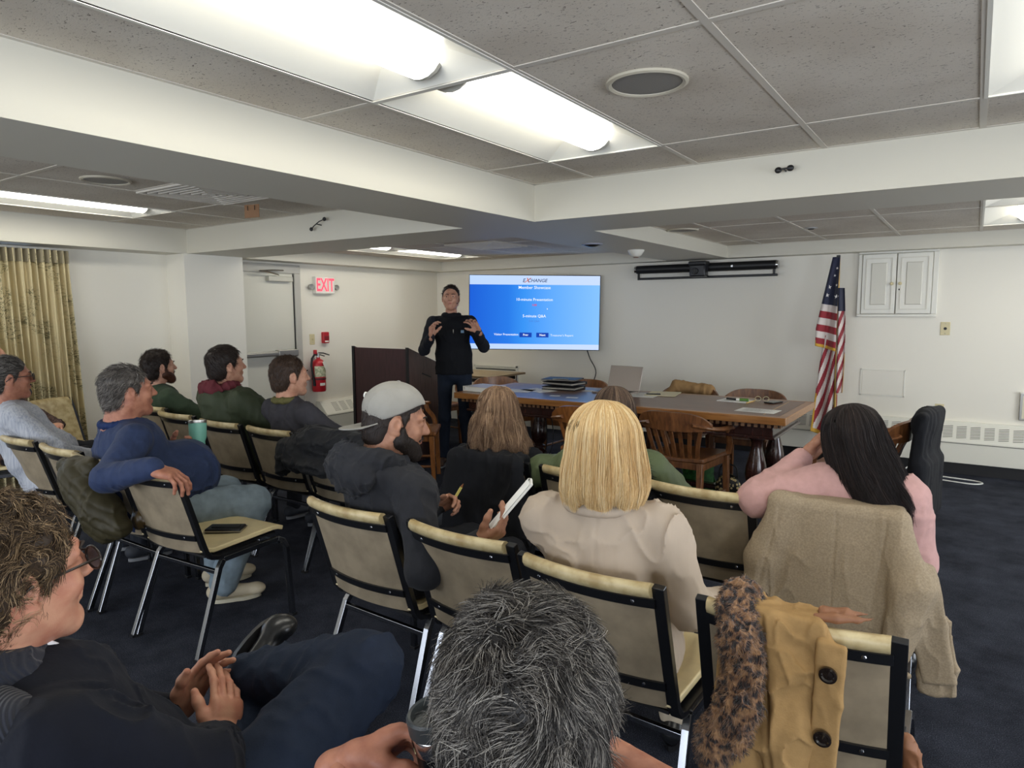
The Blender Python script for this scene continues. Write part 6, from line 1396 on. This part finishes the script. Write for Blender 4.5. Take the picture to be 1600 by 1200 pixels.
for a in np.linspace(PI+.1, 2*PI-.1, 12): cr_.cap(p.N+p.up*.012+p.r*.085*math.cos(a)+p.f*.075*math.sin(a), p.N+p.up*.012+p.r*.085*math.cos(a+.25)+p.f*.075*math.sin(a+.25), .016, k=.01); pass
sdf_obj('collar', cr_, .005, M_blazer, p.root); p.trousers(cloth('cream_trousers', 'b9ab95', .8)); p.shoes(M_shoe)
sm = MB(); ctr = lambda z_, off: p.P+(p.N-p.P)*z_-p.f*off
def surf_line(pts_, nm, mm, rad=.0022):
    sm = MB().tube([np.array(a)-np.array(p.root.location) for a in smoothpts(pts_)], rad, 6); link(nm, mesh_from(nm, sm.v, sm.f, mm, True), p.root)
profile_hair(p, H_bl, bob(.101, .112, -.150, .17, .25, .136), 9500, S=24, r=.0009, seed=27, az=(-2.5, 2.5), wave=(.005, 3), jitter=.003, tint_bias=.08, lenvar=.10, lump=.07)

# brown-haired woman in black
p = Person('person with highlighted brown hair in a black cardigan, seen from behind', (-1.885, 2.66, 1.0), -32, (-1.84, 2.76, .50), -12, w=.95, skin='fair', neck=.165, hpitch=-3)
p.arm('R', (-1.58, 2.78, .66), (-1.65, 3.0, .58)); p.arm('L', (-2.1, 2.8, .66), (-2.0, 3.0, .58)); p.build_body(); p.top('cardigan', M_blkk, .009, .006, 9, 29, t=.012, ar=(.066, .056, .042)); p.trousers(M_blackp); p.shoes(M_shoe)
profile_hair(p, H_lb, bob(.095, .108, -.205, .45, .1, .140, wav=.03, skew=(.01, 0)), 7500, S=26, r=.0011, seed=31, az=(-2.5, 2.5), wave=(.020, 6), jitter=.006, lump=.12, lenvar=.25, tint_bias=.1)
# brown-haired woman in green coat
p = Person('person with straight brown hair in a green padded coat, behind the blonde person', (-1.275, 2.66, 1.04), -32, (-1.31, 2.76, .53), -12, w=1.0, skin='fair', neck=.165, hpitch=-3)
p.arm('R', (-1.02, 2.82, .68), (-1.15, 3.0, .6)); p.arm('L', (-1.60, 2.80, .70), (-1.5, 3.0, .6)); p.build_body()
def _e(o):
    o.cap(p.N-p.r*.12-p.up*.1, (-1.60, 2.60, .775), .085, .07, .04); o.cap((-1.60, 2.60, .775), (-1.735, 2.62, .69), .07, .058, .03)
p.top('padded_coat', M_padg, .008, .007, 9, 33, t=.02, ar=(.07, .06, .045), extra=_e)
cf_ = SDF(); cf_.cap((-1.725, 2.618, .697), (-1.742, 2.620, .683), .060, k=.01); sdf_obj('cuff_lining', cf_, .006, M_cuffw, p.root, 'white cuff edge'); mb = MB().ball((-1.665-p.root.location[0], 2.545-p.root.location[1], .70), .009, 10); link('snap', mesh_from('snap', mb.v, mb.f, M_cuffw, True), p.root)
fu = SDF(); fu.cap((-1.12, 2.52, .86), (-1.05, 2.47, .72), .05, .06, .03); fu.cap((-1.05, 2.47, .72), (-1.12, 2.45, .62), .06, .05, .03); fu.cap((-1.2, 2.5, .86), (-1.12, 2.52, .86), .04, .05, .02); V, F = fu.mesh(.007)
rs = np.random.RandomState(5); fi = rs.randint(0, len(F), 3500); q_ = V[F[fi]].mean(1); nr = np.cross(V[F[fi, 1]]-V[F[fi, 0]], V[F[fi, 2]]-V[F[fi, 0]]); nr /= np.linalg.norm(nr, axis=1, keepdims=True)+1e-9; d = nr+rs.randn(len(nr), 3)*.35; P_ = q_[:, None]+d[:, None]*np.linspace(0, .022, 4)[None, :, None]+np.array([0, 0, -1])*(np.linspace(0, 1, 4)**2*.01)[None, :, None]; V2, F2, _ = tubes(P_, .001)
VV, FF = merge([(V, F), (V2, F2)]); link('fur_trim', mesh_from('fur_trim', VV-np.array(p.root.location), FF, M_fur, True), p.root)['label'] = 'black fur trim'
p.trousers(M_blackp); p.shoes(M_shoe)
profile_hair(p, H_mb, bob(.090, .106, -.26, .18, .05, .136), 4500, S=24, r=.0010, seed=35, az=(-2.5, 2.5), wave=(.004, 3), jitter=.002)

# woman in pink sweater
p = Person('person with long dark hair in a pink sweater leaning on her bent arm', (-.335, 2.63, 1.035), -30, (-.30, 2.78, .53), 2, w=1.02, depth=1.0, skin='tan', neck=.165, hpitch=-8, hroll=-8, sh=.18)
p.root['label'] = 'person with long dark hair in a pink sweater leaning on a bent arm'
p.shL = np.array([-.42, 2.60, .875]); p.shR = np.array([-.16, 2.60, .865])
p.arm('L', (-.625, 2.52, .815), (-.50, 2.72, .955), ((.45, .45, .55), (.7, -.2, -.1), dict(curl=(35, 45, 30), vox=.0035))); p.arm('R', (-.13, 2.62, .64), (-.18, 2.95, .62)); p.build_body()
p.top('sweater', M_pink, .006, .0045, 8, 37, t=.012, ar=(.080, .072, .040), label=None, cuff=.035)
cf_ = SDF(); cf_.cap((-.545, 2.655, .915), (-.515, 2.70, .945), .040, .036); cf_.post.append(lambda P: .0015*np.sin(np.arctan2(P[..., 2]-.93, P[..., 0]+.53)*40)); sdf_obj('cuff', cf_, .004, M_pink, p.root, 'ribbed pink cuff')
p.trousers(M_blackp); p.shoes(M_shoe)
profile_hair(p, H_bk, bob(.093, .110, -.31, .18, .9, .134, skew=(.085, -.03)), 7500, S=28, r=.0010, seed=39, az=(-2.6, 2.6), wave=(.008, 5), jitter=.004, lenvar=.35, lump=.09)
print('right people', round(time.time()-T0, 1))

# navy knit man, near left
p = Person('person in a navy shawl-collar knit with curly brown hair and glasses, hands steepled', (-1.262, .42, 1.075), 0, (-1.20, .56, .51), 2, w=1.12, depth=1.15, skin='warm', hpitch=2, hs=1.03, neckvec=(0, -.05, -.15), sh=.19)
p.legs = [[np.array([-1.36, .99, .50]), np.array([-1.38, 1.02, .09])], [np.array([-1.10, 1.01, .695]), np.array([-1.40, .93, .60])]]
p.arm('R', (-1.0, .56, .76), (-1.30, .79, .575), ((-.42, .42, .62), (-1, .1, -.1), dict(curl=(12, 15, 10), spread=2, vox=.0028, thumb=(-.45, .7, -.1))))
p.arm('L', (-1.49, .50, .75), (-1.47, .78, .585), ((.15, .50, .62), (1, .1, -.1), dict(curl=(12, 15, 10), spread=2, vox=.0028, thumb=(-.45, .7, -.1))))
p.build_body(vox=.003, fat=.006, neck_r=.062); p.eyes(); p.brows(H_br); p.lips(); p.glasses(mat('glasses_brown', '2a211c', .3), True)
p.top('knit_sweater', M_knit, .0065, .006, 7, 43, t=.018, ar=(.080, .068, .048), chestw=.015, belly=.02, cuff=.03)
cw_ = SDF(); d_ = unit(p.el['R']-p.wr['R']); cw_.cap(p.wr['R']+d_*.035, p.wr['R']+d_*.018, .036, .033); sdf_obj('shirt_cuff', cw_, .004, M_cuffw, p.root, 'white shirt cuff')
sh_ = SDF(); n_pts = 22
for a in np.linspace(-1.2, PI+1.2, n_pts):
    pa = lambda a_: p.N+p.up*(.068-.03*math.sin(a_)*(math.sin(a_) > 0))+p.r*.078*math.cos(a_)+p.f*.074*math.sin(a_)
    b_a = a+ (PI+2.4)/n_pts
    if a < PI+1.0: sh_.cap(pa(a)-p.up*.01, pa(b_a)-p.up*.01, .022, k=.012); sh_.cap(pa(a)-p.up*.045, pa(b_a)-p.up*.045, .032, k=.02)
for q in (-1, 1): sh_.cap(p.N-p.f*.075+p.r*q*.02+p.up*.02, p.N-p.f*.07+p.r*q*.06+p.up*.0, .026, k=.02)
sh_.post.append(folds(.004, 18)); sdf_obj('shawl_collar', sh_, .0045, M_rib, p.root)
yk = SDF()
for q in (-1, 1): yk.cap(p.N-p.f*.05+p.r*q*.05-p.up*.03, (p.shR if q > 0 else p.shL)*.75+p.N*.25-p.f*.03+p.up*.012, .066, .062, .05)
sdf_obj('yoke', yk, .006, M_rib, p.root)
wc = SDF(); wc.cap(p.N+p.f*.095+p.r*.035+p.up*.045, p.N+p.f*.115+p.r*.055+p.up*.0, .010, .016, .01); sdf_obj('shirt_collar', wc, .004, M_cuffw, p.root, 'white shirt collar tip')
p.trousers(M_navyp, t=.008, vox=.007, r=(.098, .082, .055), fold=.005)
p.shoes(M_shoe, M_black, dirs=[(0, 1, 0), (-.05, .8, .6), (1, .1, .25)], vox=.005)
sk_ = SDF(); k_, a_ = p.legs[1]; dd = unit(k_-a_); sk_.cap(a_+dd*.0+np.array([0, 0, .0]), a_+dd*.07, .040, .042, .02); sdf_obj('sock', sk_, .005, mat('sock_blue', '3d8fb5', .9, var=.5, vscale=30, col2='c9c4a8'), p.root)
cv = lambda P: np.stack([P[:, 0]*4+.9*vnoise(P, 30, 7), -.3+1.2*vnoise(P, 30, 8), -.4+1.2*vnoise(P, 30, 9)], -1)
p.short_hair(H_cu, 9000, .046, .0007, 45, curl=1.1, comb=cv, lift=.42, cscale=48, steps=9, base_tint=.25, capkw=dict(vox=.004, off=.006, back=-.10, noise=.006, nscale=45, hl=.004)) if False else None
def cap_hair(p, m, n, length, r, seed, comb, curl, lift, cscale, steps, capkw, base=.25):
    V, F = hair_cap(seed=seed, **capkw); V2, F2, idx = short_strands(V, F, n, length, r, seed, curl=curl, comb=comb, lift=lift, cscale=cscale, steps=steps, face=.036, jits=.42)
    rs = np.random.RandomState(seed); t = np.clip(rs.rand(idx.max()+1)**1.25, 0, 1); t1 = np.clip(base*.4+.08*vnoise(V, 60, seed), 0, 1); VV, FF = merge([(V, F), (V2, F2)]); p.wear('hair', VV, FF, m, tint=np.concatenate([t1, t[idx]]))
cap_hair(p, H_cu, 17000, .036, .00065, 45, cv, 1.0, .34, 50, 9, dict(vox=.004, off=.006, back=-.10, noise=.005, nscale=45, hl=.006))

# grey-haired man at the bottom edge
p = Person('grey-haired person at the bottom edge seen from behind, travel mug in hand', (-.342, .526, 1.102), -28, (-.36, .56, .53), -8, w=1.08, depth=1.1, skin='ruddy', hpitch=-12, hs=.955, neckvec=(0, -.05, -.16))
p.arm('R', (-.06, .80, .83), (-.46, .93, .80), ((-1, .0, .1), (0, 1, .2), dict(curl=(45, 45, 30), vox=.0035)))
p.arm('L', (-.73, .50, .70), (-.785, .69, .795), ((.42, .45, .20), (.5, -.35, -.6), dict(cur=[(35, 35, 25), (48, 50, 30), (58, 60, 35), (62, 62, 35)], spread=2, vox=.0026, thumb=(-.1, .85, -.6), sc=1.1)))
p.build_body(vox=.003, fat=.004, neck_r=.064)
def _e(o): o.cap(p.shR, (-.10, .78, .835), .066, .062, .04)
p.top('black_tshirt', M_blkk, .008, .005, 7, 47, t=.012, ar=(.070, .0, .0), arms=False, extra=_e)
p.trousers(M_dgrey); p.shoes(M_shoe)
cg = lambda P: np.stack([P[:, 0]*2.5+1.5*vnoise(P, 22, 7), -.25+1.2*vnoise(P, 22, 8), -.8+1.0*vnoise(P, 22, 9)], -1)
cap_hair(p, H_sp, 36000, .030, .00055, 49, cg, .6, .26, 45, 8, dict(vox=.0035, off=.002, back=-.105, noise=.004, nscale=50, hl=.0), .12)
mg = thing('travel_mug', 'black steel travel mug beside the grey-haired head at the bottom edge', 'mug', (-.635, .77, .715)); mg.rotation_euler = (math.radians(8), math.radians(-6), 0)
obj('body', MB().lathe([(.001, 0), (.033, 0), (.036, .01), (.040, .13), (.040, .15), (.001, .15)], n=36), mat('mug_black', '17191b', .25, .4), mg)
obj('band', MB().lathe([(.0405, .125), (.0415, .127), (.0415, .150), (.0405, .152)], n=36), M_chrome, mg)
obj('lid', MB().lathe([(.0405, .152), (.043, .155), (.043, .178), (.040, .182), (.036, .180), (.034, .168), (.001, .166)], n=36), mat('mug_lid', '33383a', .4), mg); obj('slider', MB().box((.0, .012, .170), (.012, .03, .008)), M_black, mg, bevel=.003)

# ------------------------------------------------------------------ flag
fg = thing('flag_on_stand', 'United States flag with gold fringe hanging on a pole by the front wall', 'flag', (-1.10, 7.14, 0)); fg['label'] = 'furled stars and stripes flag with gold fringe on a pole by the front wall'
obj('pole', MB().cyl((0.03, 0, 0), (0.0, 0, 2.0), .012, n=12), mat('flag_pole', 'a98a4a', .3, .6), fg); obj('stand', MB().lathe([(.14, 0), (.14, .02), (.06, .05), (.025, .09), (.02, .12), (.001, .12)], c=(.03, 0, 0), n=28), mat('stand_brass', '8c7340', .3, .8), fg)
M_flag = mat('flag_cloth', 'b02030', .75, sheen=.3); N, L, B = nodes(M_flag); at = N.new('ShaderNodeAttribute'); at.attribute_name = 'fc'; L.new(at.outputs['Color'], B.inputs['Base Color'])
RED, WHT, BLU, GLD = lin('8c1a28'), lin('cfc6c0'), lin('161c38'), lin('c79a2e')
def flag_sheet(name, fn, colf, nu, nv, label=None):
    mb = MB().sheet(fn, nu, nv, .0); me = mesh_from(name, mb.v, mb.f, M_flag, True); a = me.attributes.new('fc', 'FLOAT_COLOR', 'FACE'); cols = []
    for i in range(nu-1):
        for j in range(nv-1): cols.append((*colf((i+.5)/(nu-1), (j+.5)/(nv-1)), 1))
    a.data.foreach_set('color', np.array(cols, np.float32).ravel()); o = link(name, me, fg); sd2 = o.modifiers.new('thick', 'SOLIDIFY'); sd2.thickness = .002
    if label: o['label'] = label
    return o
def f1(u, v):   # upper fold: canton and horizontal stripes; u across, v from top
    z = 1.99-.84*v-.05*u*v; w_ = .03+.115*min(1, v*1.25); x = -.02+(-.5+u)*0-w_*(1-u)*1.0+.035*u; return (x, -.025-.03*math.sin(u*PI*2.3+v*1.2)*min(1, v*3)-.02*v, z)
def c1(u, v):
    if v > .965 or (u < .03 and v > .93): return GLD
    if v < .52: return BLU
    return WHT if int((v-.52)/.075) % 2 == 0 else RED
flag_sheet('flag_front_fold', f1, c1, 60, 120)
def f2(u, v):
    z = 1.70-1.0*v; x = .01+.05*u+.02*v+.03*u*v*(1-v)*2; return (x, .0-.035*math.sin(u*PI*1.7+.4)-.01, z)
def c2(u, v):
    if v < .22: return BLU
    if u > .9 and v > .62: return GLD
    return RED if int((v*1.0+u*.25)/.085) % 2 == 0 else WHT
flag_sheet('flag_side_fold', f2, c2, 40, 120)
def f3(u, v):
    z = 1.25-.98*v*(1-.12*abs(u-.35)); w_ = .07+.055*v; x = -.055-.035*v+w_*(u-.5)*2*.9+.015; return (x, .01-.03*math.sin(u*PI*3+v*2), z)
def c3(u, v):
    if u < .07*(v > .6) or v > .955: return GLD
    return RED if int((u*.9+v*1.15)/.16) % 2 == 0 else WHT
flag_sheet('flag_lower_fold', f3, c3, 60, 120)
def star(cx, cz, cy, r_):
    P = [(cx+(r_ if k % 2 == 0 else r_*.4)*math.sin(k*PI/5), cz+(r_ if k % 2 == 0 else r_*.4)*math.cos(k*PI/5)) for k in range(10)]
    mb = MB().add([(x, cy, z) for x, z in P]+[(x, cy+.003, z) for x, z in P], [tuple(range(10)), tuple(range(19, 9, -1))]+[(k, (k+1) % 10, 10+(k+1) % 10, 10+k) for k in range(10)]); obj('star', mb, mat('star_white', 'd8d4d0', .7), fg)
for (u, v) in ((.25, .42), (.3, .33), (.55, .2), (.75, .12), (.85, .3), (.9, .42)):
    x, y, z = f1(u, v); star(x, z, y-.008, .022 if v > .3 else .014)
pb = MB().box((.0, -.03, 1.995), (.03, .03, .02)); obj('pole_cap', pb, M_black, fg)
print('all', round(time.time()-T0, 1))
